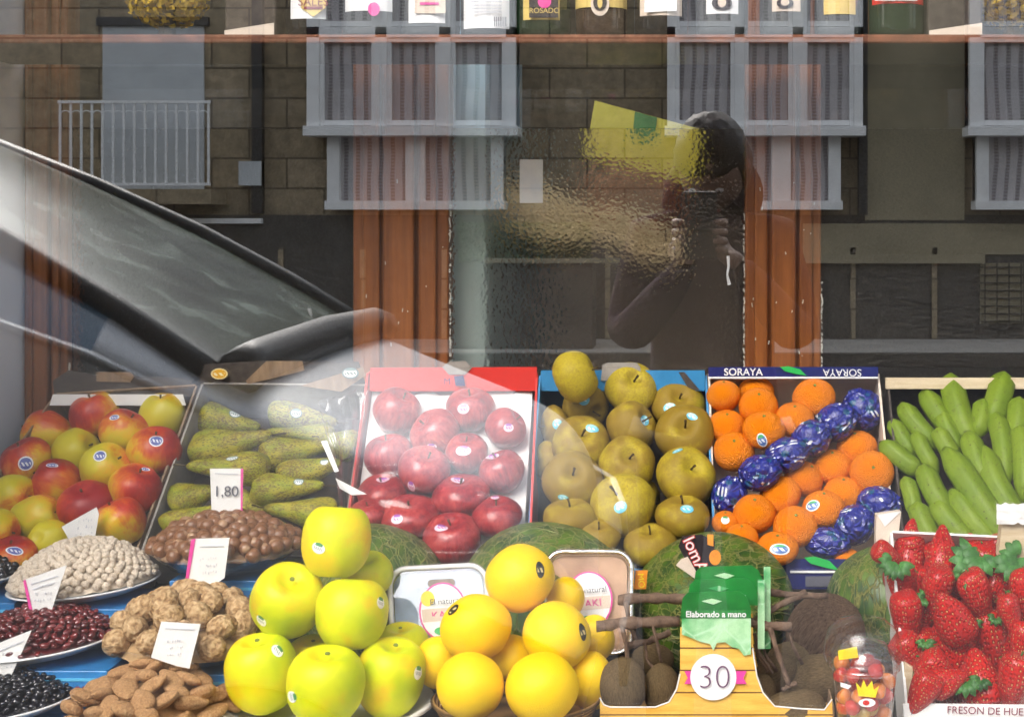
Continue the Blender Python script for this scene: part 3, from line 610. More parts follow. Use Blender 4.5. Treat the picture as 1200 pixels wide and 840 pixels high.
for j in range(N+1):
    for i in range(N+1):
        u, v = i/N, j/N; x = (TLp[0]*(1-u)+TRp[0]*u)*(1-v)+(BLp[0]*(1-u)+BRp[0]*u)*v; y = (TLp[1]*(1-u)+TRp[1]*u)*(1-v)+(BLp[1]*(1-u)+BRp[1]*u)*v
        if j == 0: y += random.uniform(-4, 3)
        w_.append(at(x, y, pl.depth(x, y, -.022+.010*mn.noise(V((u*6, v*6, 2))))))
for j in range(N):
    for i in range(N): k = j*(N+1)+i; fs.append((k, k+1, k+N+2, k+N+1))
ln_ = link('paper_lining', mesh(w_, fs, M['whitecard'], True), cC['root'])
cD = crate('fruit_crate', 'blue cardboard crate of brown russet apples', 'crate', [(634, 440), (826, 440), (838, 668), (618, 662)], DB, DF, .085, M['blueprint'], base=M['darkcard'], group='crates on the sloping rack')
facing([(634, 434), (826, 434), (826, 458), (634, 458)], 2.344, M['blueprint'], cD['root'], 'back_flap', .003)
facing([(706, 428), (712, 425), (746, 425), (750, 430), (752, 446), (704, 446)], 2.340, M['greycard'], cD['root'], 'handle_tab', .003)
facing([(795, 436), (802, 436), (820, 457), (808, 457)], 2.3425, M['darkcard'], cD['root'], 'slot', .001)
cE = crate('fruit_crate', 'navy and cream crate of mandarins with white lettering on its rim', 'crate', [(832, 438), (1028, 438), (1052, 682), (840, 672)], DB, DF, .085, M['cream'], base=M['cream'], group='crates on the sloping rack')
fl = facing([(830, 430), (1029, 430), (1029, 442), (830, 442)], 2.335, M['navyprint'], cE['root'], 'rim_flap', .003)
facing([(830, 441.6), (1029, 441.6), (1029, 443.5), (830, 443.5)], 2.334, M['whiteprint'], fl, 'rim_line', .001)
text('SORAYA', at(871, 436.2, 2.333), (1, 0, 0), (0, 0, 1), .0150, M['whiteprint'], fl).data.offset = .0002; text('SORAYA', at(987, 436.2, 2.333), (1, 0, 0), (0, 0, 1), .0150, M['whiteprint'], fl, flip=True)
facing([(914, 430), (924, 429), (938, 433), (945, 440), (932, 438), (920, 435)], 2.332, M['greenprint'], fl, 'leaf_mark', .001)
fp = facing([(838, 655), (1052, 655), (1052, 690), (838, 690)], 2.150, M['navyprint'], cE['root'], 'front_label', .002)
facing([(926, 668.5), (1012, 668.5), (1012, 671), (926, 671)], 2.147, M['whiteprint'], fp, 'line', .001); facing([(944, 675), (978, 675), (978, 687), (944, 687)], 2.147, M['ink'], fp, 'grey_print', .001)
facing([(942, 653), (955, 652), (972, 657), (983, 668), (968, 665), (950, 660)], 2.145, M['greenprint'], fp, 'leaf_mark', .001)
cF = crate('fruit_crate', 'pale wooden crate of green bananas at the right', 'crate', [(1042, 448), (1225, 448), (1245, 660), (1062, 650)], DB, DF, .085, M['darkcard'], base=M['darkcard'], group='crates on the sloping rack')
MB().slab([at(1038, 443, 2.34), at(1230, 443, 2.34), at(1230, 456, 2.34), at(1038, 456, 2.34)], .008, (0, 1, 0)).build('top_slat', M['palewood'], cF['root'], bevel=.001)
for nm, x, y, kd, par in (('sticker', 257, 438, 'orange', bf), ('sticker', 410.5, 437, 'grey', bf)):
    e = ellq(x, y, 10, 6.5); d = 2.340; me_v = [at(x, y, d)]+[at(a, b, d) for a, b in e]; me = mesh(me_v, [(0, 1+(i+1) % 18, 1+i) for i in range(18)], ST[kd]); ul = me.uv_layers.new()
    for lp in me.loops:
        i = lp.vertex_index; ul.data[lp.index].uv = (.5, .5) if i == 0 else (.5+.5*math.cos(2*PI*(i-1)/18), .5-.5*math.sin(2*PI*(i-1)/18))
    link(nm, me, par)
# ---------------------------------------------------------------- fruit
g = 'red and yellow apples in the left crate'
pile('bicolour', 'apple', 'apple', g, [
 (111,486,27,25,100,10,'orange red apple at the back, below the white paper strip',dict(c=.55,spin=3.2)), (56,509,31,25,160,10,'orange and yellow apple in the back left corner of the apple crate',dict(c=.45)),
 (191,489,25,28,95,15,'mostly yellow apple in the back right corner of the apple crate',dict(c=.12)), (144,506,28,24,60,10,'red topped apple with a small sticker between the two back ones',dict(c=.65,s=[(134,489,6,4,'blue')])),
 (88,531,28,26,30,20,'yellow apple with hardly any red, below the back row',dict(c=.0)), (181,529,29,27,80,20,'orange red apple with a blue white sticker by the right side panel',dict(c=.72,s=[(183,516,8,8,'blue')])),
 (31,542,29,26,110,20,'dark red apple with a blue white sticker by the left side panel',dict(c=.9,s=[(30,543,8.5,8.5,'blue')])), (124,550,31,27,40,20,'orange and yellow apple with a sticker in the middle of the crate',dict(c=.3,s=[(117,534,7.5,7.5,'blue')])),
 (66,567,30,26,150,20,'deep red apple with a sticker on its top edge',dict(c=.95,s=[(61,545,7,3.5,'blue')])), (158,574,29,28,70,10,'orange red apple touching the right side panel, below the stickered one',dict(c=.68,s=[(171,550,5,3,'blue')])),
 (14,584,27,26,10,10,'yellow and red apple cut by the left edge of the picture',dict(c=.4)), (101,593,31,26,90,30,'dark red apple directly behind the folded white card',dict(c=.92)),
 (141,612,29,27,120,10,'orange red apple right of the folded white card',dict(c=.7)), (41,608,33,24,20,10,'long yellow apple behind the apple that shows its calyx',dict(c=.12)),
 (-4,622,24,24,0,10,'orange apple half outside the picture at the front left of the crate',dict(c=.5)), (58,634,25,22,-60,-65,'yellow apple turned to show its calyx',dict(c=.0)),
 (14,652,28,20,90,20,'red apple with an oval blue sticker behind the small bean bowl',dict(c=.9,s=[(17,645,10,6,'blue')]))], cA['plane'], -.005, stem=STEM)
g = 'green pears in the dark crate'
pile('pear', 'pear', 'pear', g, [
 (268,496,36,20,-8,5,'pear with a round grey sticker in the back left corner',dict(s=[(275,485,7,6,'grey')])), (272,521,48,21,14,5,'long mottled pear lying second from the back on the left'),
 (268,548,44,20,176,5,'pear pointing left, third from the back on the left',dict(s=[(272,537,8,3,'grey')])), (229,582,27,20,20,5,'short pear with its round end by the left side panel'),
 (356,489,38,18,-8,5,'pear with a round sticker at the back right of the crate',dict(s=[(347,484,7,6,'grey')])), (352,509,37,13,174,5,'thin light green pear near the back right of the crate'),
 (346,529,42,20,12,5,'mottled pear in the middle of the right column',dict()), (364,553,38,20,20,5,'pear with a dark sticker near its round right end',dict(s=[(380,541,5,4,'grey')])),
 (338,573,40,19,6,5,'pear with a dark sticker on its back, fourth from the back on the right',dict(s=[(350,564,6,5,'grey')])), (352,600,40,19,172,5,'green pear with a blue sticker behind the top yellow green apple',dict(s=[(363,584,6,3.5,'navy')])),
 (290,594,24,21,120,5,'pear half hidden behind the tall price card'), (226,607,40,14,20,5,'green pear lying behind the hazelnuts at the left'), (396,519,22,18,160,10,'pear end by the crumpled clear film'), (330,626,44,16,-12,5,'green pear lying behind the hazelnuts at the right')], cB['plane'], -.01, stem=PSTEM)
g = 'dark red apples in the white lined crate'
pile('redapple', 'apple', 'apple', g, [
 (465,482,27,26,60,20,'red apple alone on the white lining in the back left corner'), (551,480,27,25,90,20,'red apple with a pink sticker at the middle of the back',dict(s=[(543,479,7,6,'pink')])),
 (510,508,30,25,130,30,'dull red apple below and left of the back middle one',dict(s=[(506,523,6,4,'pink')])), (592,502,24,23,40,10,'shiny red apple with a sticker by the right side panel',dict(s=[(596,501,6,5,'pink')])),
 (456,536,27,28,100,10,'red apple with a pale streak, left side of the second row'), (497,552,29,28,70,30,'pinkish red apple with a long sticker in the middle',dict(s=[(482,570,5,8,'pink')])),
 (547,531,24,23,90,25,'red apple with a sticker between the middle apples',dict(s=[(543,528,9,6,'pink')])), (588,553,26,25,110,10,'dark red apple with a sticker near the right side panel',dict(s=[(577,536,8,6,'pink')])),
 (448,578,27,20,90,20,'dark red apple with a sticker on top at the left side panel',dict(s=[(449,563,8,4,'pink')])), (540,581,32,22,90,20,'wide dark red apple with a pink sticker below the middle',dict(s=[(536,563,8,5,'pink')])),
 (480,606,34,22,90,20,'red apple with a sticker in the front row left of centre',dict(s=[(465,608,7,6,'pink')])), (530,632,32,30,90,30,'red apple with a sticker above the gap between two melons',dict(s=[(517,618,8,6,'pink')])),
 (582,606,28,22,90,20,'red apple at the front right of the white lined crate',dict(s=[(580,583,5,3,'pink')])), (432,604,22,18,90,20,'red apple at the front left corner of the white lined crate')], cC['plane'], .0, stem=STEM)
g = 'brown russet apples in the blue crate'
pile('russet', 'apple', 'apple', g, [
 (674,441,29,29,20,0,'bright yellow russet apple standing highest at the back left',dict(c=1.0,off=.035)), (740,455,31,25,70,50,'yellowish russet apple with its stem showing at the back',dict(c=.75,off=.02)),
 (686,477,30,26,-20,50,'brown apple with a blue sticker just below the highest yellow one',dict(c=.1,s=[(684,468,7,7,'cyan')])), (795,475,31,25,80,50,'russet apple with a blue sticker in the back right corner',dict(c=.3,s=[(785,478,8,6,'cyan')])),
 (740,500,31,28,30,30,'smooth brown apple with a tilted blue sticker in the middle',dict(c=.25,s=[(754,494,6,7,'cyan',-30)])), (803,508,33,28,90,60,'brown apple with two blue stickers by the right side panel',dict(c=.2,s=[(811,488,7,4,'cyan',-20)])),
 (650,499,18,23,180,20,'small looking brown apple with a sticker at the left side panel',dict(c=.3,s=[(653,497,6,6,'cyan')])), (681,520,33,29,80,50,'yellow brown apple with a blue sticker on its upper right',dict(c=.45,s=[(694,502,8,5,'cyan',-15)])),
 (735,544,32,27,70,55,'russet apple with stem towards the viewer in the middle column',dict(c=.5)), (804,558,35,32,60,50,'large golden brown apple on the right with a clear stem hollow',dict(c=.65,s=[(794,528,7,3.5,'cyan',30)])),
 (671,563,34,29,80,60,'brown apple on the left with its stem hollow and a low sticker',dict(c=.3,s=[(660,583,7,4,'cyan')])), (729,592,37,36,110,40,'largest yellowish apple at the front with a blue sticker below its stem',dict(c=.7,s=[(727,594,8,7,'cyan',20)])),
 (800,605,31,26,90,10,'brown apple with a square blue sticker at the front right',dict(c=.3,s=[(805,596,8,6,'cyan')])), (668,607,31,24,90,10,'brown apple in the front left corner of the blue crate',dict(c=.35)),
 (641,540,16,22,180,20,'brown apple squeezed against the left side panel',dict(c=.4,off=-.035)), (702,630,24,20,90,20,'brown apple between melons at the front of the blue crate',dict(c=.2)), (762,638,30,24,90,20,'brown apple just above the round labelled melon',dict(c=.3)),
 (757,590,18,26,0,10,'yellow brown apple peeping out behind the largest one',dict(c=.6,off=-.04))], cD['plane'], .0, stem=STEM)
g = 'mandarins in the navy rimmed crate'
pile('mandarin', 'mandarin', 'mandarin', g, [
 (848,464,19,20,90,20,'mandarin in the back left corner of the navy rimmed crate'), (886,459,20,18,90,20,'mandarin at the very back under the left lettering of the rim'), (889,476,22,22,90,40,'mandarin overlapping the one below the left lettering of the rim'),
 (954,466,24,22,90,40,'large mandarin below the green leaf mark on the rim'), (931,492,22,21,90,30,'mandarin above the upper end of the wrapped row'), (852,499,21,18,90,30,'mandarin third from the back at the left side panel'),
 (895,504,24,22,90,30,'mandarin with an oval blue green sticker',dict(s=[(893,516,6,9,'navy',20)])), (860,529,23,22,90,45,'large mandarin at the left, above the lower wrapped ones'), (1004,525,23,21,100,20,'mandarin at the right side panel under the wrapped row'),
 (1022,554,25,22,95,65,'mandarin with its navel showing at the right side panel'), (975,547,24,20,90,20,'mandarin just below the middle of the wrapped row'), (942,561,23,20,60,20,'mandarin between the wrapped row and the centre'),
 (988,579,23,21,90,20,'mandarin left of the navel one and above the stickered one'), (914,581,26,21,120,20,'mandarin right of the two lowest wrapped ones'), (965,596,24,22,90,20,'mandarin with an oval blue sticker near the front',dict(s=[(952,592,9,7,'navy')])),
 (884,602,24,23,90,30,'mandarin at the front left beside the lowest wrapped one'), (932,617,25,22,90,40,'mandarin at the front centre of the navy rimmed crate'), (869,630,19,17,90,20,'mandarin just behind the labelled melon'),
 (850,612,15,14,90,20,'small mandarin with a white sticker at the front left corner',dict(s=[(850,609,5,5,'green')])), (911,642,24,18,90,20,'mandarin with a wide blue sticker at the front edge',dict(s=[(914,643,12,7,'navy')])), (992,655,16,12,90,20,'mandarin peeping out between wrapped ones at the front edge')], cE['plane'], .0, stem=BUT)
g = 'mandarins wrapped in printed blue paper'
pile('wrap', 'wrapped_mandarin', 'wrapped fruit', g, [
 (1010,481,23,25,120,20,'blue wrapped mandarin in the back right corner with a white paper tip'), (979,495,27,19,30,20,'blue wrapped mandarin second from the top of the diagonal row'), (950,514,25,19,30,20,'blue wrapped mandarin in the middle of the diagonal row'),
 (921,533,27,18,20,20,'blue wrapped mandarin with a green leaf print, fourth in the diagonal row'), (890,554,26,19,20,20,'blue wrapped mandarin near the lower end of the diagonal row'), (855,581,20,22,80,20,'blue wrapped mandarin lowest at the left side panel'),
 (1029,591,27,20,0,20,'blue wrapped mandarin at the right behind the strawberry crate corner'), (1001,615,25,21,30,20,'blue wrapped mandarin at the front right of the navy rimmed crate'), (968,636,27,17,0,20,'blue wrapped mandarin at the front edge above the leaf mark')], cE['plane'], .004)
# bananas
def banana(p0, p1, w, lab, i, off=0, bend=.10):
    pl = cF['plane']; N = 16; pts = []; rs = []
    q0 = at(*p0, pl.depth(*p0, off)); q1 = at(*p1, pl.depth(*p1, off-.004)); ax = q1-q0; L = ax.length; bulge = pl.n*L*bend; side = ax.normalized().cross(pl.n)*L*random.uniform(.05, .16)*(1 if p1[0] > p0[0]+14 else -.5); rad = w*.95*2.25/F
    ext = 1.45
    for k in range(N+1):
        t = k/N; p = q0+ax*(t*ext)+(bulge+side)*(1-(2*t-1)**2); e = min(1, .50+2.6*t) if t < .2 else (1 if t < .78 else 1-.75*((t-.78)/.22)**1.3)
        if k == 0: e = .30
        pts.append(p); rs.append(rad*e)
    vs = []; fs = []; n = 15; a = None
    for k, p in enumerate(pts):
        t = (pts[min(k+1, N)]-pts[max(k-1, 0)]).normalized(); a = pl.n.copy() if a is None else a; a = (a-t*a.dot(t)).normalized(); b = t.cross(a)
        for j in range(n):
            an = 2*PI*j/n; r = rs[k]*(1.04-.16*abs(math.sin(2.5*an))); vs.append(p+(a*math.cos(an)+b*math.sin(an))*r-q0)
    for k in range(N):
        for j in range(n): j2 = (j+1) % n; fs.append((k*n+j, k*n+j2, (k+1)*n+j2, (k+1)*n+j))
    fs += [tuple(range(n-1, -1, -1)), tuple(N*n+j for j in range(n))]
    o = link('banana', mesh(vs, fs, M['banana'], True)); o.location = q0; tag(o, lab, 'banana', 'green bananas in the pale crate')
    d0 = (pts[0]-pts[1]).normalized(); tp = MB().tube([pts[0]-q0-d0*.001, pts[0]-q0+d0*.003], [rs[0]*.75, rs[0]*.45], 8).build('tip', M['stem'], None); tp.parent = o
BAN = [((1114,440),(1134,502),17,'tallest banana standing over the top slat left of centre'), ((1083,458),(1116,502),15,'banana left of the tallest one, behind the short ones'), ((1057,474),(1087,510),14,'banana third from the left near the top slat'), ((1045,493),(1064,524),12,'short banana next to the left side panel, upper'),
 ((1033,519),(1066,545),14,'banana pointing left over the side panel towards the mandarins'), ((1101,482),(1118,518),12,'short banana in the gap below the tallest one'), ((1073,507),(1091,540),11,'thin banana below the third from the left'), ((1099,503),(1115,530),13,'small banana in the middle above the long one'),
 ((1176,439),(1164,482),17,'banana standing over the top slat at the upper right'), ((1151,470),(1146,500),13,'pale banana right of the tallest one'), ((1163,483),(1172,545),14,'upright banana under the upper right one'), ((1193,468),(1190,505),15,'banana at the right edge, upper one'), ((1192,497),(1196,560),13,'banana at the right edge, lower one'),
 ((1135,507),(1154,560),15,'dark green banana in the centre of the bunch'), ((1152,524),(1190,595),17,'long banana leaning right towards the plastic covered post'), ((1108,526),(1166,612),18,'longest banana running diagonally through the bunch'), ((1082,546),(1105,590),15,'banana at the lower left with a blunt tip'), ((1060,560),(1068,592),11,'narrow banana beside the left side panel, lower'),
 ((1115,575),(1152,622),16,'banana beneath the longest one'), ((1096,586),(1128,624),15,'banana with a dark green tip at the front centre'), ((1073,590),(1088,625),14,'shortest front banana behind the strawberry crate')]
for i, (a, b, w, lab) in enumerate(BAN): banana(a, b, w, lab, i, off=-.012+.022*min(1, i/14)+random.uniform(-.003, .003))
#PART3
# ---------------------------------------------------------------- strawberries
cS = crate('fruit_crate', 'white printed crate of strawberries at the front right', 'crate', [(1046, 624), (1260, 634), (1296, 836), (1064, 826)], 2.06, 1.93, .075, M['whitecard'], base=M['cream'])
def sberry(seed):
    pr = lambda t: (math.sin(t)**.85)*(1.0+.50*math.cos(t))*.78 if 0 < t < PI else 0
    return revolve(pr, lambda t: math.cos(t)*1.25-(.12*math.exp(-(math.sin(t)/.4)**2) if t < 1.5 else 0), M['strawberry'], 'strawberry', 26, 22, .07, 0, 0, seed)
MESH['straw'] = [sberry(i) for i in range(4)]
def calyx_mesh(seed):
    random.seed(seed); vs = []; fs = []; n = 9
    for k in range(n):
        a = 2*PI*k/n+random.uniform(-.15, .15); L = random.uniform(.6, .95); w = .17; cur = random.uniform(-.1, .3)
        prev = None
        for j in range(5):
            t = j/4; r = .06+L*t; z = .98+.10*math.sin(t*PI)-.34*t*t+cur*t*t; ww = w*math.sin(PI*min(1, t*.86+.12))
            c = V((math.cos(a)*r, math.sin(a)*r, z)); s_ = V((-math.sin(a), math.cos(a), 0))*ww; b = len(vs); vs += [c-s_, c+V((0, 0, .03)), c+s_]
            if prev is not None: fs += [(prev, prev+1, b+1, b), (prev+1, prev+2, b+2, b+1)]
            prev = b
    m = MB().add(vs, fs); m.tube([(0, 0, .95), (.03, 0, 1.15), (.12, 0, 1.3)], .045, 6); return mesh(m.v, m.f, M['leaf'], True, 'calyx')
CAL = [calyx_mesh(i) for i in range(3)]; random.seed(11)
g = 'strawberries in the white crate'
SB = [(1066,645,17,27,-100,20,'strawberry lying at the back left of the crate'), (1040,650,14,13,150,10,'strawberry squeezed behind the cream corner post'), (1104,654,21,26,-95,20,'broad strawberry in the middle of the back row'),
 (1058,692,19,24,100,5,'strawberry under green leaves at the left side panel'), (1097,697,18,26,80,10,'strawberry in the second row, tip downwards'), (1063,727,19,26,95,10,'long strawberry below the leafy one at the left panel'),
 (1126,682,15,19,60,20,'small strawberry with a pale shoulder in the second row'), (1146,700,17,27,110,10,'strawberry in the middle right, tip down'), (1171,690,16,26,150,10,'strawberry lying sideways below the large green leaves'),
 (1115,723,24,24,-60,-20,'strawberry with an orange red shoulder in the centre'), (1117,759,26,26,80,-30,'bright red round strawberry left of centre in the front half'), (1161,754,22,31,100,5,'large strawberry with rows of seeds right of centre'),
 (1184,721,13,19,100,-10,'narrow strawberry with a white tip at the right'), (1070,767,15,26,130,0,'slim strawberry running down beside the left panel'), (1099,786,17,24,140,0,'strawberry in front of the slim one'),
 (1148,797,28,25,-80,20,'big strawberry with its green calyx at the front edge'), (1189,800,22,26,80,10,'strawberry at the front right corner of the picture'), (1198,760,16,24,80,0,'strawberry cut by the right edge of the picture'), (1204,700,20,26,90,0,'strawberry behind leaves at the right edge'), (1150,655,20,16,90,20,'strawberry hidden under the big leaves in the back row'), (1190,662,18,16,90,20,'strawberry hidden under the dark leaves at the back right'),
 (1080,812,16,22,60,0,'strawberry in the front left corner of the crate'),(1110,798,17,18,200,0,'strawberry left of the green calyx at the front edge')]
SB = [(s[0], s[1], s[2]*1.2, s[3]*1.18)+tuple(s[4:]) for s in SB]
SO = pile('straw', 'strawberry', 'strawberry', g, SB, cS['plane'], .002, cap=.03)
low = [(x+random.uniform(-3, 3), y+random.uniform(-3, 3), 21, 25, random.choice((80, 100, 120, 60, -90)), 5, 'strawberry of the lower layer glimpsed between the upper ones', dict(off=-.030-.0004*(y-640)/10)) for y in (655, 690, 727, 765, 803) for x in range(1072+(y-655)//12, 1215, 33)]
pile('straw', 'strawberry', 'strawberry', 'strawberries in the lower layer of the white crate', low, cS['plane'], 0, cap=.004)
for i in (0, 2, 3, 7, 8, 10, 12, 14, 16, 19, 20): part('calyx', CAL[i % 3], SO[i])
def leafset(cx, cy, r, ang, off, par, n=6):
    pl_ = cS['plane']; vs = []; fs = []
    for k in range(n):
        a = R(ang)+(k-(n-1)/2)*.55; prev = None
        for j in range(5):
            t = j/4; rr = r*(.1+t); ww = r*.26*math.sin(PI*min(1, t*.8+.15)); x = cx+math.cos(a)*rr; y = cy-math.sin(a)*rr; b = len(vs)
            for s_ in (-1, 0, 1):
                xx = x-math.sin(a)*ww*s_; yy = y-math.cos(a)*ww*s_; vs.append(at(xx, yy, pl_.depth(xx, yy, off+.006*math.sin(t*PI)+(.002 if s_ == 0 else 0))))
            if prev is not None: fs += [(prev, prev+1, b+1, b), (prev+1, prev+2, b+2, b+1)]
            prev = b
    link('calyx', mesh(vs, fs, M['leaf'], True), par)
for cx, cy, r, a, off, i in ((1118,668,12,300,.014,2), (1084,700,11,200,.010,4), (1140,728,12,280,.010,12), (1168,722,11,250,.010,12), (1095,765,11,210,.012,13), (1172,800,12,260,.014,16), (1150,650,25,250,.020,19), (1140,654,26,200,.018,19), (1190,655,26,260,.024,20), (1194,652,22,180,.022,20), (1052,660,19,270,.022,3), (1046,657,16,220,.021,3), (1085,750,12,270,.018,13), (1183,690,12,330,.018,8), (1150,795,14,250,.028,15), (1133,796,20,250,.028,15), (1196,770,16,260,.02,17)): leafset(cx, cy, r, a, off, SO[i])
MB().slab([at(1026, 646, 2.075), at(1027, 604, 2.075), at(1056, 600, 2.075), at(1051, 642, 2.075)], .02, (0, 1, 0)).build('corner_post', M['cream'], cS['root'])
facing([(1028, 603), (1056, 599), (1037, 617)], 2.074, M['whitecard'], cS['root'], 'post_cap', .001)
MB().slab([at(1060, 776, 1.95), at(1094, 797, 1.95), at(1094, 822, 1.95), at(1060, 822, 1.95)], .03, (0, 1, 0)).build('corner_block', M['palewood'], cS['root'], bevel=.001)
facing([(1058, 824), (1300, 827), (1300, 880), (1064, 880)], 1.900, M['whitecard'], cS['root'], 'printed_board', .003)
text('FRESON DE HUELVA', at(1165, 833, 1.898), (1, 0, -.03), (0, 0, 1), .0125, M['redink'], cS['root']); text('/', at(1069, 833, 1.898), (1, 0, 0), (.2, 0, 1), .012, M['ink'], cS['root'])
MB().slab([at(1170, 652, 2.03), at(1176, 596, 2.03), at(1230, 590, 2.03), at(1230, 660, 2.03)], .02, (0, 1, 0)).build('corner_post', M['palewood'], cS['root'])
vs = []; fs = []
for j in range(9):
    for i in range(13): x = 1168+i*5; y = 590+j*3; vs.append(at(x, y+3*mn.noise(V((i*.7, j, 0))), 2.022+.004*mn.noise(V((i*.6, j*.6, 3)))))
for j in range(8):
    for i in range(12): k = j*13+i; fs.append((k, k+1, k+14, k+13))
link('post_wrap', mesh(vs, fs, M['whitecard'], True), cS['root'])
facing([(1036, 668), (1045, 676), (1056, 730), (1049, 745), (1038, 700)], 2.03, M['greycard'], cS['root'], 'slot_print', .001)
# ---------------------------------------------------------------- melons, piles
g = 'netted green melons'
ML = pile('melon', 'melon', 'melon', g, [(432,705,94,90,8,10,'green netted melon behind the yellow green apple pile',dict(d=2.13)), (640,702,104,88,-5,10,'green netted melon behind the top orange and the foil tray',dict(d=2.13)), (835,708,96,84,3,20,'green netted melon with dark tag and letters behind the plank printed carton',dict(d=2.12)),
 (1040,706,74,66,5,10,'green netted melon between the coconut and the strawberry crate',dict(d=2.13))], None, 0, cap=0)
tg = facing([(795, 640), (800, 628), (822, 626), (838, 634), (836, 660), (848, 668), (812, 672)], [2.02]*7, M['blacklabel'], ML[2], 'paper_tag', .0008)
text('lomA', at(815, 650, 2.016), (.42, 0, -.9), (.9, 0, .42), .022, M['redprint'], tg).data.offset = .001
text('lomA', at(815, 650, 2.0145), (.42, 0, -.9), (.9, 0, .42), .022, M['whiteprint'], tg)
facing([(829, 626), (836, 626), (836, 640), (829, 638)], 2.015, M['orangeprint'], tg, 'print', .0005); facing([(798, 655), (806, 652), (815, 668), (824, 684), (812, 676), (792, 662)], 2.018, M['cream'], tg, 'print', .0005)
facing(ellq(838, 653, 7, 9), 2.0155, M['orangeprint'], tg, 'print', .0005)
tx = facing([(745, 668), (759, 668), (757, 690), (743, 690)], 2.05, M['orangeprint'], ML[2], 'sticker', .0008); text('MO', at(751, 680, 2.048), (.1, 0, -1), (1, 0, .1), .012, M['yellowblob'], tx)
g = 'yellow green apples stacked in a pyramid'
pile('golden', 'apple', 'apple', g, [
 (394,634,40,45,85,-12,'yellow green apple on top of the pyramid',dict(d=1.925,s=[(373,642,9,6.5,'green',-15)])), (336,705,42,44,70,30,'yellow green apple with its stem hollow showing, second level left',dict(d=1.90,s=[(306,727,8,7,'green',-10)])),
 (412,719,42,43,90,-20,'yellow green apple on the second level right',dict(d=1.90,s=[(446,706,7,7,'green')])), (307,789,42,48,95,10,'large yellow green apple bottom left with a sticker at its upper right',dict(d=1.87,s=[(325,762,8,7,'green',-40)])),
 (382,803,45,46,85,10,'yellow green apple bottom middle with a low sticker',dict(d=1.86,s=[(342,816,7,10,'green',-70)])), (458,794,40,48,80,10,'yellow green apple bottom right with a sticker on its right side',dict(d=1.87,s=[(490,788,7,8,'green',-10)])),
 (300,760,32,34,90,20,'yellow green apple hidden behind the bottom left one',dict(d=1.96)), (430,674,30,26,90,20,'yellow green apple peeping out behind the top one',dict(d=1.99)), (470,760,32,30,90,10,'yellow green apple behind the bottom right one',dict(d=1.95)), (368,772,34,26,90,10,'yellow green apple in the gap between the bottom apples',dict(d=1.94))], None, 0, .03, .97, BUT)
MB().lathe([(0, .0), (.10, 0), (.125, .014), (.128, .016), (.124, .02), (.10, .006), (0, .006)], 40, (at(385, 0, 1.9).x, .2, at(0, 845, 1.87).z-.004)).build('serving_plate', M['white_ceramic'], None, True)
tag(bpy.data.objects['serving_plate'], 'grey white plate under the pyramid of yellow green apples', 'plate')
MB().lathe([(0, 0), (.08, 0), (.07, .02), (.03, .045), (.06, at(0, 845, 1.87).z-.7005-.006)], 24, (at(385, 0, 1.9).x, .2, .7005)).build('plate_stand', M['white_ceramic'], bpy.data.objects['serving_plate'], True)
g = 'deep yellow oranges stacked in the basket'
pile('citrus', 'orange', 'orange', g, [
 (609,677,41,40,120,-30,'orange on top of the pile with a black oval sticker',dict(d=1.92,s=[(633,667,6,10,'black',10)])), (558,735,42,38,100,-40,'orange on the second level left with a black sticker at its upper left',dict(d=1.89,s=[(531,714,8,7,'black',20)])),
 (652,744,42,38,60,-30,'orange on the second level right with a black sticker on its right side',dict(d=1.89,s=[(683,740,6,10.5,'black',20)])), (551,803,40,40,80,-40,'orange bottom left at the front of the basket',dict(d=1.86)),
 (635,806,43,42,100,-40,'orange bottom middle at the front of the basket',dict(d=1.86)), (513,776,26,34,90,20,'orange behind the bottom left one',dict(d=1.92)), (600,770,27,27,90,20,'orange in the gap in the middle of the pile',dict(d=1.93)),
 (692,797,28,38,90,20,'orange at the lower right beside the brown kiwi',dict(d=1.90)), (663,700,22,26,90,20,'orange peeping out behind the top one',dict(d=1.98)), (697,748,24,30,90,20,'orange behind the second level right one',dict(d=1.95))], None, 0, .025, .97, BUT)
bz = at(0, 830, 1.87).z; MB().lathe([(0, .7005-bz), (.07, .7005-bz), (.085, -.03), (.10, .0), (.104, .003), (.100, .006), (.08, -.02), (.0, -.03)], 44, (at(606, 0, 1.9).x, .205, bz)).build('fruit_basket', M['wicker'], None, True)
tag(bpy.data.objects['fruit_basket'], 'brown wicker basket under the pile of deep yellow oranges', 'basket')
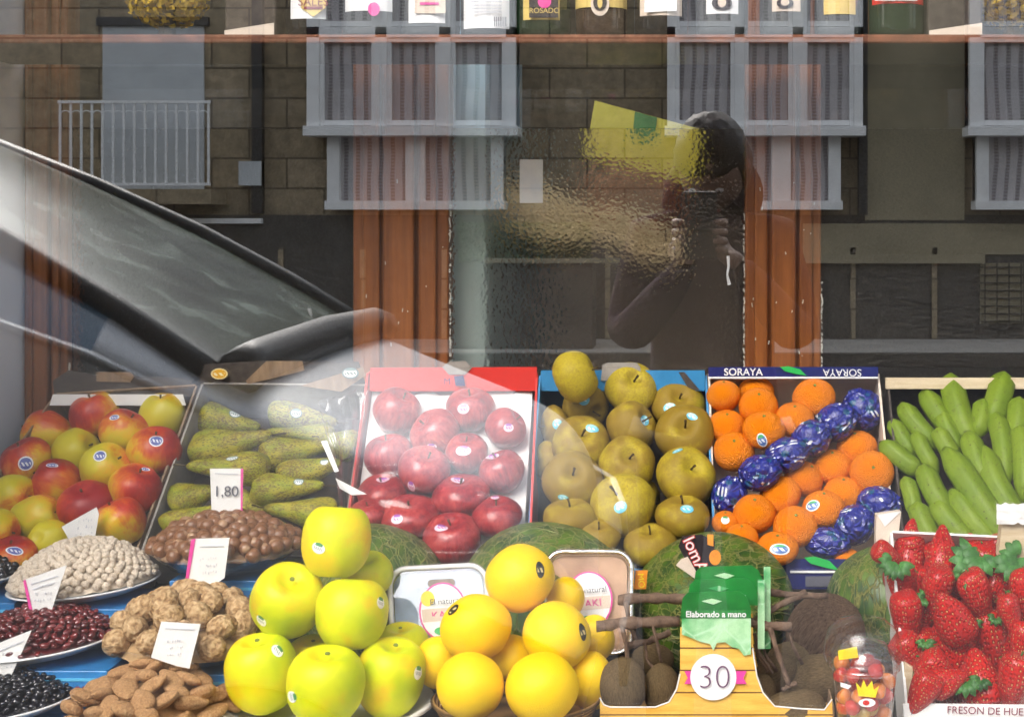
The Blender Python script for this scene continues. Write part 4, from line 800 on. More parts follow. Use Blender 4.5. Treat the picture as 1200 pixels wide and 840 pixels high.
# ---------------------------------------------------------------- plastic tubs
def rr(cx, cy, w, h, r, ang, n=6):
    out = []
    for sx, sy, a0 in ((1, -1, -90), (1, 1, 0), (-1, 1, 90), (-1, -1, 180)):
        for k in range(n+1):
            a = R(a0+90*k/n); x = sx*(w/2-r)+r*math.cos(a); y = sy*(h/2-r)+r*math.sin(a); out.append((cx+x*math.cos(R(ang))-y*math.sin(R(ang)), cy+x*math.sin(R(ang))+y*math.cos(R(ang))))
    return out
def tub(cx, cy, w, h, ang, d, label, fill, rimm, body, kind):
    o = empty('plastic_tub', at(cx, cy+h/2, d), label, 'tub'); lean = lambda p: d+(cy-p[1])/h*.035
    def lay(pix, dd, m, nm, th, par=o): return MB().slab([at(p[0], p[1], lean(p)+dd) for p in pix], th, (0, 1, .0)).build(nm, m, par)
    lay(rr(cx, cy+2, w-14, h-12, 16, ang), .004, fill, 'contents', .03); 
    outer = rr(cx, cy, w, h, 22, ang); inner = rr(cx, cy, w-9, h-9, 18, ang); n = len(outer); vs = []; fs = []
    for dd, ring in ((0, outer), (-.003, rr(cx, cy, w-3, h-3, 20, ang)), (-.003, rr(cx, cy, w-6, h-6, 19, ang)), (.001, inner)): vs += [at(p[0], p[1], lean(p)+dd) for p in ring]
    for j in range(3): fs += [(j*n+k, j*n+(k+1) % n, (j+1)*n+(k+1) % n, (j+1)*n+k) for k in range(n)]
    r_ = link('rim', mesh(vs, fs, rimm, True), o); sm = r_.modifiers.new('s', 'SOLIDIFY'); sm.thickness = .0015
    lay(rr(cx, cy, w-10, h-10, 18, ang), .0, M['plastic'], 'lid', .0008)
    if kind: 
        lay(rr(cx+2, cy-h*.30, 32, 9, 4, ang), -.0012, M['greycard'], 'handle_slot', .0006)
    k = 28; lx, ly = kind_pos[kind]; L = lay(ellq(lx, ly, k, k+6, 28), -.002, M['pinkprint'], 'label', .0005); lay(ellq(lx, ly, k-2, k+4, 28), -.0028, M['whiteprint'], 'label_face', .0005, L)
    lay([(lx-k+3, ly-2), (lx+k-3, ly-6), (lx+k-3, ly+9), (lx-k+5, ly+13)], -.0034, M['cream'], 'label_band', .0003, L)
    text('KAKI', at(lx+1, ly+4, lean((0, ly))-.0045), (1, 0, .12), (0, 0, 1), .014, M['pinkprint'], L); text('El natural', at(lx+3, ly-12, lean((0, ly))-.0045), (1, 0, .08), (0, 0, 1), .0105, M['ink'], L)
    lay(ellq(lx-18, ly-15, 8, 9), -.0036, M['yellowblob'], 'dot', .0003, L); lay(ellq(lx, ly+23, 10, 5), -.0036, M['greenprint'], 'print', .0003, L); return o
kind_pos = {1: (519, 716), 0: (690, 703)}
tub(515, 714, 118, 104, -3, 2.0, 'pale blue plastic tub with clear lid leaning behind the apple pyramid', M['bluegel'], M['white_ceramic'], None, 1)
tub(690, 706, 104, 124, 0, 2.03, 'foil tray of peach coloured slices under clear film behind the oranges', M['peach'], M['foil'], None, 0)
# ---------------------------------------------------------------- kiwi carton with twigs
kc = empty('fruit_carton', at(840, 840, 1.9), 'wood plank printed carton with green handle cards and a white disc reading 30', 'carton'); d = 1.87
face = [(703,820),(709,827),(768,829),(784,823),(793,808),(797,790),(797,735),(882,735),(883,765),(887,793),(894,812),(908,828),(966,832),(975,818),(978,890),(703,890)]
MB().slab([at(x, y, d) for x, y in face], .002, (0, 1, 0)).build('front_panel', M['plankprint'], kc)
MB().slab([at(x+(0 if x > 840 else 3), y-16, d+.085) for x, y in face], .002, (0, 1, 0)).build('back_panel', M['plankprint'], kc)
b0 = at(703, 872, d); b1 = at(978, 872, d); MB().box((b0.x, b0.y+.002, .7005), (b1.x, b0.y+.083, b0.z)).build('base', M['plankprint'], kc)
for x in (b0.x, b1.x-.002): MB().box((x, b0.y+.002, b0.z+.0005), (x+.002, b0.y+.083, at(0, 828, d).z)).build('side_panel', M['card'], kc)
rim = MB().tube([at(x, y-1, d-.0005) for x, y in [(703,818),(707,826),(715,829),(768,829),(784,823),(793,808),(797,790)]], .0009, 6); rim.tube([at(x, y-1, d-.0005) for x, y in [(882,760),(887,793),(894,812),(908,828),(940,831),(966,832),(975,820)]], .0009, 6).build('cut_edge', M['whitecard'], kc)
for i, (dx, dy, dd) in enumerate(((15, -30, .030), (8, -15, .015), (0, 0, .0))):
    q = [(797+dx, 724+dy), (800+dx, 700+dy), (806+dx, 694+dy), (866+dx, 692+dy), (874+dx, 698+dy), (880+dx, 712+dy), (880+dx, 724+dy)]
    c_ = facing(q, d-.002+dd, M['greentop'], kc, 'handle_card', .0012); facing([(802+dx, 716+dy), (840+dx, 719+dy), (862+dx, 718+dy), (862+dx, 719.4+dy), (840+dx, 720.8+dy), (802+dx, 718+dy)], d-.0033+dd, M['whiteprint'], c_, 'line', .0003)
    facing([(822+dx, 704+dy), (834+dx, 701+dy), (846+dx, 704+dy), (836+dx, 708+dy)], d-.0033+dd, M['leafprint'], c_, 'print', .0003)
    if i < 2: facing([(880+dx, 694+dy), (888+dx, 694+dy), (888+dx, 760), (880+dx, 760)], d+.004+dd, M['leafprint'], kc, 'card_side', .001); facing([(845+dx, 712+dy), (866+dx, 712+dy), (866+dx, 714+dy), (845+dx, 714+dy)], d-.0037+dd, M['whiteprint'], c_, 'print', .0003)
jag = [(799, 722), (880, 722), (880, 766), (872, 768), (866, 760), (858, 758), (850, 752), (840, 753), (836, 762), (832, 754), (822, 752), (810, 747), (799, 743)]
facing(jag, d-.0035, M['leafprint'], kc, 'leaf_print', .0004); ts = facing([(799, 715), (880, 715), (880, 724), (799, 724)], d-.0042, M['greentop'], kc, 'title_strip', .0003)
text('Elaborado a mano', at(839, 719.5, d-.0048), (1, 0, 0), (0, 0, 1), .0098, M['whiteprint'], ts).data.offset = .0002
dk = facing(ellq(836, 793, 27, 27, 40), d-.0042, M['whiteprint'], kc, 'price_disc', .0006); text('30', at(837, 794, d-.006), (1, 0, 0), (0, 0, 1), .040, M['plumink'], dk).data.offset = -.0009
for q in ([(802, 786), (812, 786), (812, 801), (802, 801), (806, 794)], [(861, 786), (875, 786), (871, 794), (875, 801), (861, 801)]): facing(q, d-.0036, M['pinkprint'], kc, 'ribbon_print', .0004)
g = 'brown kiwis in the plank printed carton'
pile('kiwi', 'kiwi', 'kiwi', g, [(730,803,28,29,90,5,'large brown kiwi at the front left pocket of the carton',dict(d=1.905)), (775,808,22,27,90,0,'brown kiwi right of the large one in the left pocket',dict(d=1.91)), (930,830,34,22,10,5,'greenish grey kiwi at the front of the right pocket',dict(d=1.90)),
 (893,818,18,26,90,5,'brown kiwi end tucked behind the right cut edge of the front panel',dict(d=1.915)), (905,790,30,20,30,5,'grey brown kiwi behind the carton edge below the thin twigs',dict(d=1.965)), (957,795,32,28,10,5,'grey brown kiwi below the coconut next to the cup',dict(d=1.97)), (925,770,24,18,10,5,'grey brown kiwi touching the coconut on its left',dict(d=2.01)),
 (765,772,22,18,0,5,'dark kiwi deep behind the front pair of kiwis',dict(d=1.99))], None, 0, .03)
ck = pile('coconut', 'coconut', 'coconut', None, [(968,742,47,46,60,10,'brown hairy coconut behind the clear cup',dict(d=2.04))]) [0]
# a support block for what stands behind the carton
tag(MB().box((at(745, 0, 1.97).x, .29, .7005), (at(1000, 0, 2.0).x, .338, .765)).build('wooden_block', M['darkshelf'], None, bevel=.002), 'dark block under the kiwis behind the plank printed carton', 'block')
def twig(lab, *segs):
    m = MB()
    for pts, r in segs:
        P = []
        for (x0, y0, d0), (x1, y1, d1) in zip(pts[:-1], pts[1:]):
            for k in range(5): t = k/5; P.append(at(x0+(x1-x0)*t, y0+(y1-y0)*t+random.uniform(-.8, .8), d0+(d1-d0)*t))
        P.append(at(*pts[-1])); m.tube(P, [r*random.uniform(.85, 1.2)/F*1.9 for _ in P], 8, .12)
    return tag(m.build('twig', M['bark'], None, True), lab, 'twig', 'dry twigs on the kiwis')
twig('dry twig with a forked top highest at the left above the kiwis', ([(724,702,1.94),(760,701,1.94),(810,701,1.95)], 6), ([(733,704,1.935),(738,732,1.935),(748,757,1.94)], 2.6))
twig('thick dry twig crossing in front of the foil tray at the left of the carton', ([(699,733,1.90),(740,729,1.90),(796,728,1.91)], 6.5), ([(728,730,1.897),(734,755,1.897),(736,780,1.9)], 2.5), ([(764,730,1.90),(770,752,1.90),(775,775,1.91)], 1.8))
twig('short slanting dry twig lying over the large kiwi', ([(734,757,1.93),(760,751,1.94),(785,740,1.95)], 4), ([(756,752,1.935),(758,772,1.93),(770,789,1.91)], 1.8))
twig('long thin dry twig in front of the coconut at the right of the carton', ([(884,690,1.93),(920,696,1.93),(970,698,1.95)], 3.8), ([(900,694,1.93),(902,715,1.93),(898,728,1.93)], 2.5))
twig('slanting dry twig between the carton and the coconut', ([(884,727,1.92),(908,712,1.92),(944,694,1.94)], 4.2))
twig('thick forked dry twig at the right of the green cards', ([(878,728,1.90),(900,733,1.895),(928,733,1.895)], 5.5), ([(902,735,1.893),(912,768,1.885),(925,803,1.885)], 3), ([(922,735,1.90),(930,758,1.90),(940,777,1.92)], 2), ([(924,803,1.885),(934,800,1.885)], 2.5), ([(925,803,1.885),(917,808,1.882)], 2.5))
twig('bundle of thin dry stalks leaning against the right edge of the carton', ([(884,742,1.91),(890,765,1.91),(905,788,1.92)], 2), ([(884,755,1.915),(893,775,1.915),(900,787,1.92)], 1.8), ([(888,738,1.915),(898,768,1.915),(910,786,1.925)], 1.8))
# ---------------------------------------------------------------- cup
dc = 1.865; cc = at(1013, 0, dc); u = dc/F; zc = at(0, 782, dc).z
cup = empty('fruit_cup', (cc.x, cc.y, zc-.085), 'clear domed plastic cup of cut red fruit with a yellow crown print', 'cup')
MB().lathe([(28*u, -.085), (30*u, -.084), (38*u, -.004), (39*u, 0), (40*u, .001)], 40, (cc.x, cc.y, zc)).build('cup_body', M['plastic'], cup, True)
MB().lathe([(40*u, -.002), (42*u, .0), (42*u, .004), (39*u, .0045), (38*u, .010), (36*u, .011), (33*u, .020), (24*u, .030), (12*u, .034), (0, .035)], 40, (cc.x, cc.y, zc)).build('lid', M['plastic'], cup, True)
MB().lathe([(42*u, .003), (46*u, .012), (46*u, .026), (40*u, .045), (26*u, .056), (10*u, .060)], 40, (cc.x-2*u, cc.y+.004, zc)).build('dome', M['film'], cup, True)
FR = [ell(M['strawberry'], 'fruit_piece', 7, .9, .9, 1, .1), ell(plain('orange_fruit', (.75, .22, .03), .3), 'fruit_piece', 8, .9, .8, 1, .1), ell(plain('red_fruit', (.6, .03, .02), .2), 'fruit_piece', 9, .9, .9, 1, .1), ell(plain('yellow_fruit', (.75, .6, .15), .3), 'fruit_piece', 10, .9, .9, 1, .1)]
for k in range(46):
    zz = -.078+.085*k/46; a = k*2.4; rm = (29+9*(zz+.085)/.085)*u-.0095; r_ = rm*(1 if k % 3 else .4); o = part('fruit_piece', FR[(3 if (k < 20 and k % 3 == 0) else (k*7) % 3)], cup)
    o.location = (r_*math.cos(a), r_*math.sin(a), zz+.085); o.scale = (.0098,)*3; o.rotation_euler = (a, k, 0)
o = part('fruit_piece', FR[0], cup); o.location = (0, 0, .09); o.scale = (.02, .02, .008)
facing([(1006, 815), (1003, 799), (1009, 806), (1012, 796), (1016, 805), (1022, 797), (1024, 808), (1030, 803), (1026, 817)], dc-.0385, M['yellowblob'], cup, 'crown_print', .0004)
facing(ellq(1016, 823, 10, 5), dc-.0385, M['whiteprint'], cup, 'print', .0004); facing(ellq(1015, 823, 4, 3), dc-.0392, M['redprint'], cup, 'print', .0003); facing([(985, 799), (998, 803), (994, 807), (985, 804)], dc-.0375, M['whiteprint'], cup, 'print', .0004)
facing([(982, 762), (1004, 757), (1006, 770), (983, 773)], dc-.034, M['yellowblob'], cup, 'lid_print', .0003)
# ---------------------------------------------------------------- bowls of nuts and pulses on blue cartons
def heap(px, py, d, rpx, H, meshes, size, label, name, cat, group, mbowl, lab_b, tilt=0, asp=(1, 1, 1), maxn=290, core=None, flat=True, blab=None, boxlab=None, boxpx=None, boxmat=None, ink=None, sp=.9, depth=.03, extra_lift=0):
    c = at(px, py, d); rad = rpx*d/F; tl = Matrix.Rotation(R(tilt), 3, 'Y')
    def W(x, y, z): return c+tl @ V((x, y, z))
    bo = empty('bowl', c-V((0, 0, depth)), lab_b, 'bowl'); pr = [(0, -depth), (rad*.45, -depth), (rad*.75, -depth*.7), (rad*.93, -depth*.2), (rad, 0), (rad*1.02, .0012), (rad*1.0, .0028), (rad*.95, .0), (rad*.72, -depth*.6), (0, -depth*.85)]
    m = MB().lathe(pr, 56); m.v = [W(*p) for p in m.v]; m.build('shell', mbowl, bo, True)
    dome = lambda q: H*(1-q**2)**.75 if q < 1 else 0
    if core:
        vs = []; fs = []; n = 64; K = 26
        for j in range(K+1):
            for k in range(n): q = j/K*.95; r_ = rad*q; a = 2*PI*k/n; vs.append(W(r_*math.cos(a), r_*math.sin(a), dome(q)-size*1.15+size*.3*mn.noise(V((r_*math.cos(a)/size, r_*math.sin(a)/size, 0)))))
        for j in range(K):
            for k in range(n): k2 = (k+1) % n; fs.append((j*n+k, j*n+k2, (j+1)*n+k2, (j+1)*n+k))
        cr = link('heap', mesh(vs, fs, core, True)); tag(cr, 'deeper layer of '+group, 'heap', None, 'stuff')
    out = []; pts = []; sk = size*2*sp; qs = [k/400 for k in range(401)]; cum = [0.0]
    for k in range(400):
        q0, q1 = qs[k]*.965, qs[k+1]*.965; cum.append(cum[-1]+math.hypot((q1-q0)*rad, dome(q1)-dome(q0))*2*PI*rad*(q0+q1)/2)
    nn = int(cum[-1]/(sk*sk*.84)); kk = 0
    for n_ in range(nn):
        tgt = (n_+.5)/nn*cum[-1]
        while cum[kk+1] < tgt: kk += 1
        q = qs[kk]*.965+random.uniform(-.3, .3)*size/rad; q = min(max(q, 0), .965); a = n_*2.39996+random.uniform(-.25, .25)*size/max(rad*q, size); z = dome(q)+random.uniform(-.35, .25)*size; pts.append((q*rad*math.cos(a), q*rad*math.sin(a), z))
    cand = []
    for x, y, z in pts:
        w = W(x, y, z); dd = w.y-CAM.y; X = PX+(w.x-CAM.x)/dd*F; Y = PY-(w.z-CAM.z)/dd*F
        q = math.hypot(x, y)/rad; s_ = H*1.5*q/max(.2, (1-q*q))**.25/rad; ny = (y/max(1e-6, math.hypot(x, y)))*s_; vis = -(ny)*.97+.24 # facing the viewer
        if -15 < X < 1215 and Y < 855 and vis > -.10: cand.append((-vis, w))
    cand.sort(key=lambda t: t[0])
    for _, w in cand[:maxn]:
        o = link(name, random.choice(meshes)); o.location = w; s_ = size*random.uniform(.88, 1.12); o.scale = tuple(s_*k for k in asp); o.rotation_euler = (random.uniform(-.6, .6) if flat else random.uniform(0, 6), random.uniform(-.6, .6) if flat else random.uniform(0, 6), random.uniform(0, 6.28)); tag(o, label, cat, group)
    zb = c.z-depth-.001; bx = empty('blue_carton', (c.x, c.y, .7005), boxlab, 'carton', 'blue cartons under the bowls'); x0, x1 = boxpx; xa, xb = at(x0, 0, d-rad*.7).x, at(x1, 0, d-rad*.7).x
    yf = c.y-rad*(.78 if depth < .02 else .62); MB().box((xa, yf, .7005), (xb, yf+rad*1.2, zb)).build('body', M['tray_blue'], bx, bevel=.001); k = (1/(d-.05))*F
    MB().box((xa+.002, yf-.001, zb-.012), (xb-.002, yf-.0002, zb-.0085)).build('stripe', M['cyanprint'], bx)
    text('ESCAMAR', (xb-.025, yf-.0012, zb-.022), (1, 0, .05), (0, 0, 1), .0115, M['redink'], bx); MB().box((xb-.045, yf-.0011, zb-.033), (xb-.008, yf-.0004, zb-.031)).build('print', M['cyanprint'], bx); return bo
CP = [ell(M['chickpea'], 'chickpea', i, 1, .95, .95, .12, .08, 12, 9, 1.6) for i in range(4)]; KB = [ell(M['kidney'], 'kidney_bean', i, .68, .62, 1.05, .04, 0, 12, 9) for i in range(3)]
for me in KB:
    for v in me.vertices: v.co.x += .22*(v.co.z**2)
BB = [ell(M['blackbean'], 'black_bean', i, .7, .62, 1.0, .03, 0, 12, 9) for i in range(3)]; HN = [ell(M['hazelnut'], 'hazelnut', i, 1, 1, 1.02, .04, -.08, 18, 14) for i in range(3)]
WN = [walnut(M['walnut'], i) for i in range(4)]; AL = [ell(M['almond'], 'almond', i, .72, .42, 1.15, .05, -.25, 20, 16, 1.5) for i in range(4)]
for me in KB+BB+AL:
    for v in me.vertices: x_, y_, z_ = v.co; v.co = (z_, x_, y_)
    me.update()
heap(99, 684, 2.05, 84, .056, CP, .0056, 'small pale chickpea in the heap in the white bowl', 'chickpea', 'chickpea', 'pale chickpeas', M['white_ceramic'], 'white enamel bowl heaped with pale chickpeas', -4, depth=.014, core=M['chickpea'], boxlab='blue carton under the bowl of pale chickpeas', boxpx=(76, 190), maxn=300)
heap(46, 752, 1.95, 88, .044, KB, .0056, 'glossy dark red kidney bean in the heap in the white bowl', 'kidney_bean', 'bean', 'dark red kidney beans', M['white_ceramic'], 'white enamel bowl heaped with dark red kidney beans', -5, depth=.014, core=M['kidney'], boxlab='blue carton under the bowl of red kidney beans', boxpx=(-20, 128), maxn=300)
heap(2, 822, 1.87, 86, .034, BB, .0052, 'glossy black bean in the heap in the front left bowl', 'black_bean', 'bean', 'black beans', M['white_ceramic'], 'white enamel bowl heaped with black beans', -5, depth=.014, core=M['blackbean'], boxlab='blue carton under the bowl of black beans', boxpx=(-60, 50), maxn=290)
heap(-56, 678, 2.08, 80, .034, [ell(M['blackbean'], 'dark_bean', 5, .9, .8, 1, .03, 0, 12, 9)], .0065, 'large dark bean in the bowl cut by the left picture edge', 'dark_bean', 'bean', 'large dark beans', M['white_ceramic'], 'white bowl of large dark beans cut by the left picture edge', -4, depth=.014, core=M['blackbean'], boxlab='blue carton under the bowl at the left picture edge', boxpx=(-100, 20), maxn=80)
heap(265, 641, 2.10, 86, .040, HN, .0092, 'round brown hazelnut in the heap in the clear bowl', 'hazelnut', 'hazelnut', 'brown hazelnuts', M['plastic'], 'clear plastic bowl heaped with hazelnuts', 0, core=M['hazelnut'], flat=False, boxlab='blue carton under the bowl of hazelnuts', boxpx=(196, 316), maxn=110, sp=.86)
heap(226, 745, 1.97, 90, .056, WN, .0172, 'tan wrinkled walnut in the heap in the clear bowl', 'walnut', 'walnut', 'tan walnuts', M['plastic'], 'clear plastic bowl heaped with walnuts', 0, core=M['walnut'], flat=False, boxlab='blue carton under the bowl of walnuts', boxpx=(150, 272), maxn=60, sp=.98)
heap(176, 832, 1.87, 94, .050, AL, .0172, 'brown almond in its shell in the heap at the front', 'almond', 'almond', 'almonds in their shells', M['plastic'], 'clear plastic bowl heaped with almonds in the front', 0, core=M['almond'], boxlab='blue carton under the bowl of almonds', boxpx=(110, 240), maxn=100, sp=.76)
# ---------------------------------------------------------------- price cards
def pcard(q, d, lab, edge=None, lines=(), txt=None, ds=None):
    o = facing(q, ds or d, M['whitecard'], None, 'price_card', .0007); o.location = (0, 0, 0); tag(o, lab, 'price card', 'price cards stuck in the fruit and nuts')
    dd = d-.0012
    if edge: facing(edge, dd, M['pinkprint'], o, 'pink_edge', .0004)
    for i, (x0, y0, x1, y1) in enumerate(lines): facing([(x0, y0), (x1, y1), (x1, y1+1), (x0, y0+1)], dd, M['paleink'], o, 'writing', .0003)
    rs_ = random.Random(lab); xs = [x for x, y in q]; ys = [y for x, y in q]; cxm, cym = sum(xs)/len(xs), sum(ys)/len(ys); m_ = MB()
    for row in range(3):
        for k in range(7):
            x = cxm-10+k*3+rs_.uniform(-.6, .6); y = cym-9+row*8+rs_.uniform(-1, 1)-(x-cxm)*.1; hgt = rs_.uniform(1.5, 3.5)
            if rs_.random() < .72: m_.slab([at(x, y, dd), at(x+.7, y, dd), at(x+.7+rs_.uniform(-1.2, 1.2), y+hgt, dd), at(x+rs_.uniform(-1.2, .4), y+hgt, dd)], .0003, (0, 1, 0))
    if not txt: m_.build('writing', M['paleink'], o)
    if txt: text(txt[0], at(txt[1], txt[2], dd-.0004), (1, 0, 0), (0, 0, 1), txt[3], M['ink'], o, 'writing')
    return o
pcard([(246, 549), (284, 549), (283, 601), (262, 611), (248, 603)], 2.115, 'tall white price card standing in the hazelnuts before the pears', [(282, 549), (285, 549), (284, 602), (282, 602)], [(252, 554, 279, 555)], ('1,80', 265, 576, .020))
pcard([(229, 631), (269, 630), (263, 677), (243, 690), (220, 683)], 1.995, 'white price card with a pink left edge leaning over the walnuts', [(224, 632), (229, 631), (220, 683), (217, 680)], [(234, 640, 262, 639)])
pcard([(189, 728), (235, 731), (222, 783), (207, 780), (177, 770)], 1.858, 'white price card lying between the walnuts and the almonds', None, [(193, 735, 228, 737)])
pcard([(29, 679), (78, 662), (60, 716), (38, 720)], 1.935, 'white price card with a pink left edge standing in the kidney beans', [(27, 680), (30, 679), (39, 720), (35, 718)], [(36, 684, 68, 674), (38, 690, 64, 682)])
pcard([(-14, 758), (37, 738), (10, 798), (-14, 802)], 1.86, 'white price card at the left picture edge in front of the red beans', None, [(-10, 766, 28, 750)])
pcard([(72, 617), (113, 594), (116, 602), (110, 636), (83, 636)], 2.12, 'folded blank white card standing between the apples and the chickpeas')
# crumpled clear film and white strap at the edge of the red crate
def film(name, quad, ds, lab, mat, amp=.008, N=20, sc=5):
    vs = []; fs = []
    for j in range(N+1):
        for i in range(N+1):
            u, v = i/N, j/N; q = quad; x = (q[0][0]*(1-u)+q[1][0]*u)*(1-v)+(q[3][0]*(1-u)+q[2][0]*u)*v; y = (q[0][1]*(1-u)+q[1][1]*u)*(1-v)+(q[3][1]*(1-u)+q[2][1]*u)*v
            dp = (ds[0]*(1-u)+ds[1]*u)*(1-v)+(ds[3]*(1-u)+ds[2]*u)*v; vs.append(at(x, y, dp+amp*mn.noise(V((u*sc, v*sc, 3.3)))*2))
    for j in range(N):
        for i in range(N): k = j*(N+1)+i; fs.append((k, k+1, k+N+2, k+N+1))
    o = link(name, mesh(vs, fs, mat, True)); sm = o.modifiers.new('s', 'SOLIDIFY'); sm.thickness = .0004; return tag(o, lab, 'packing film')
film('clear_film', [(372, 470), (432, 452), (405, 650), (392, 545)], [2.26, 2.30, 2.10, 2.16], 'crumpled clear film hanging over the left side of the red crate', M['film'])
film('clear_film', [(414, 545), (616, 535), (621, 648), (404, 650)], [2.235, 2.24, 2.115, 2.115], 'crumpled clear film over the front of the red crate', M['thinfilm'], .0035, 34, 5)
st_ = tag(MB().slab([at(376, 517, 2.13), at(383, 516, 2.13), at(397, 552, 2.12), at(392, 553, 2.12)], .0008, (0, 1, 0)).slab([at(393, 560, 2.12), at(430, 579, 2.10), at(412, 580, 2.11), at(398, 572, 2.12)], .0008, (0, 1, 0)).build('paper_strap', M['whiteprint'], None), 'torn white strap hanging between the pears and the red crate', 'strap')
# ================================================================ THE STREET (seen mirrored in the pane)
struct(MB().box((-40, -60, -.25), (40, 60, -.13)).build('ground', M['asphalt']))
struct(MB().box((-40, -1.35, -.13), (40, -.16, 0)).build('pavement', M['paving'])); struct(MB().box((-40, -17.25, -.13), (40, -15.2, .0)).build('far_pavement', plain('light_stone_paving', (.38, .36, .33), .85, var=.1, scale=4, spec=.1)))
struct(MB().box((-40, -15.2, -.13), (40, -15.0, .01)).build('kerb', M['slate'])); struct(MB().box((-40, -1.5, -.13), (40, -1.351, .01)).build('kerb', M['slate']))
D2 = 19.0; YF = -(CAM.y+D2)
bd = empty('stone_house', (0, YF, 0), 'stone house across the street with white glazed galleries and a balcony, mirrored in the pane', 'house')
def fx(px): return CAM.x+(px-PX)/F*D2
def fz(py): return CAM.z-(py-PY)/F*D2
def fbox(x0, y0, x1, y1, mat, nm, y_out=.05, y_in=0, par=bd, bev=0): return MB().box((fx(x0), YF-y_in, fz(y1)), (fx(x1), YF+y_out, fz(y0))).build(nm, mat, par, bevel=bev)
MB().box((-26, YF-6, 0), (24, YF, 7.0)).build('wall', M['stone'], bd); MB().box((-26, YF+.002, .0), (24, YF+.06, fz(252))).build('ground_floor', M['slate'], bd)
MB().box((-26, YF-6.2, 7.001), (24, YF+.3, 7.2)).build('roof', M['slate'], bd)
fbox(1012, -200, 1128, 258, M['render'], 'rendered_strip', .07); fbox(1004, -200, 1014, 252, M['iron'], 'downpipe', .2); fbox(300, -200, 312, 250, M['iron'], 'downpipe', .12)
fbox(124, 32, 242, 224, M['shutter'], 'balcony_door', .03); fbox(118, 22, 248, 32, M['slate'], 'lintel', .08); fbox(88, 223, 268, 240, M['stone'], 'balcony_slab', .62)
bal = fbox(94, 123, 266, 126, M['iron_white'], 'balcony_railing', .60, -.55); fbox(94, 216, 266, 219, M['iron_white'], 'bottom_rail', .60, -.55, bal)
mb = MB()
for i in range(15):
    x = fx(96+i*12.0); mb.box((x-.012, YF+.56, fz(218)), (x+.012, YF+.585, fz(126)))
    for j in range(8):
        a0, a1 = PI*j/8, PI*(j+1)/8
        if i < 14:
            xc = x+.062; mb.tube([(xc+.06*math.cos(a0), YF+.572, fz(140)+.06*math.sin(a0)), (xc+.06*math.cos(a1), YF+.572, fz(140)+.06*math.sin(a1))], .008, 4)
mb.build('bars', M['iron_white'], bal)
def gallery(x0, x1, cols, skirt):
    go = .45; G = fbox(x0, -230, x1, 160, M['curtain'], 'gallery_window', go-.12)
    fbox(x0-3, 151, x1+3, 162, M['whitewood'], 'sill', go+.06, -.02, G); fbox(x0, 38, x1, 50, M['whitewood'], 'transom', go, -.02, G); fbox(x0, -75, x1, -62, M['whitewood'], 'transom', go, -.02, G)
    for a, b in cols: fbox(a, -230, b, 151, M['whitewood'], 'mullion', go, -.02, G)
    for (a, b), (a2, b2) in zip(cols[:-1], cols[1:]):
        w_ = fx(a2)-fx(b); fr = MB()
        for z0_, z1_ in ((fz(151), fz(50)), (fz(38), fz(-62))):
            fr.box((fx(b)+.002, YF+go-.09, z0_), (fx(b)+.05, YF+go-.03, z1_)).box((fx(a2)-.05, YF+go-.09, z0_), (fx(a2)-.002, YF+go-.03, z1_)).box((fx(b)+.052, YF+go-.09, z0_+.01), (fx(a2)-.052, YF+go-.03, z0_+.07)).box((fx(b)+.052, YF+go-.09, z1_-.05), (fx(a2)-.052, YF+go-.03, z1_-.005))
        fr.build('casement_frame', M['whitewood'], G)
    MB().box((fx(x0+5), YF+go-.10, fz(151)), (fx(x1-5), YF+go-.095, fz(-230))).build('pane', M['clearpane'], G)
    s0, s1 = skirt; K = fbox(s0, 162, s1, 238, M['curtain'], 'lower_panel', go-.25, 0, G)
    fbox(s0-2, 236, s1+2, 246, M['whitewood'], 'base_board', go-.1, -.02, G)
    for a, b in ((s0, s0+14), (s1-14, s1), ((s0+s1)/2-11, (s0+s1)/2+11)): fbox(a, 162, b, 236, M['whitewood'], 'post', go-.14, -.02, G)
gallery(372, 610, [(372, 386), (450, 463), (523, 536), (599, 610)], (392, 594)); gallery(783, 1006, [(783, 792), (860, 871), (926, 938), (996, 1006)], (845, 982)); gallery(1128, 1360, [(1128, 1140), (1205, 1218), (1280, 1292), (1348, 1360)], (1138, 1345))
fbox(200, 256, 312, 262, M['whitewood'], 'ledge', .15); fbox(286, 190, 312, 218, M['shutter'], 'meter_box', .15); fbox(790, 298, 1150, 308, M['render'], 'ledge', .18); fbox(940, 262, 1200, 298, M['render'], 'plinth_band', .09)
gr = fbox(1146, 308, 1196, 378, M['render'], 'grille', .08)
for i in range(8): fbox(1146, 312+i*9, 1196, 313.5+i*9, M['iron'], 'grille_bar', .11, -.085, gr)
for i in range(4): fbox(1150+i*14, 308, 1151.5+i*14, 378, M['iron'], 'grille_bar', .13, -.115, gr)
for i in range(9): fbox(330+i*95, 290, 336+i*95, 410, M['stone'], 'pilaster', .09)
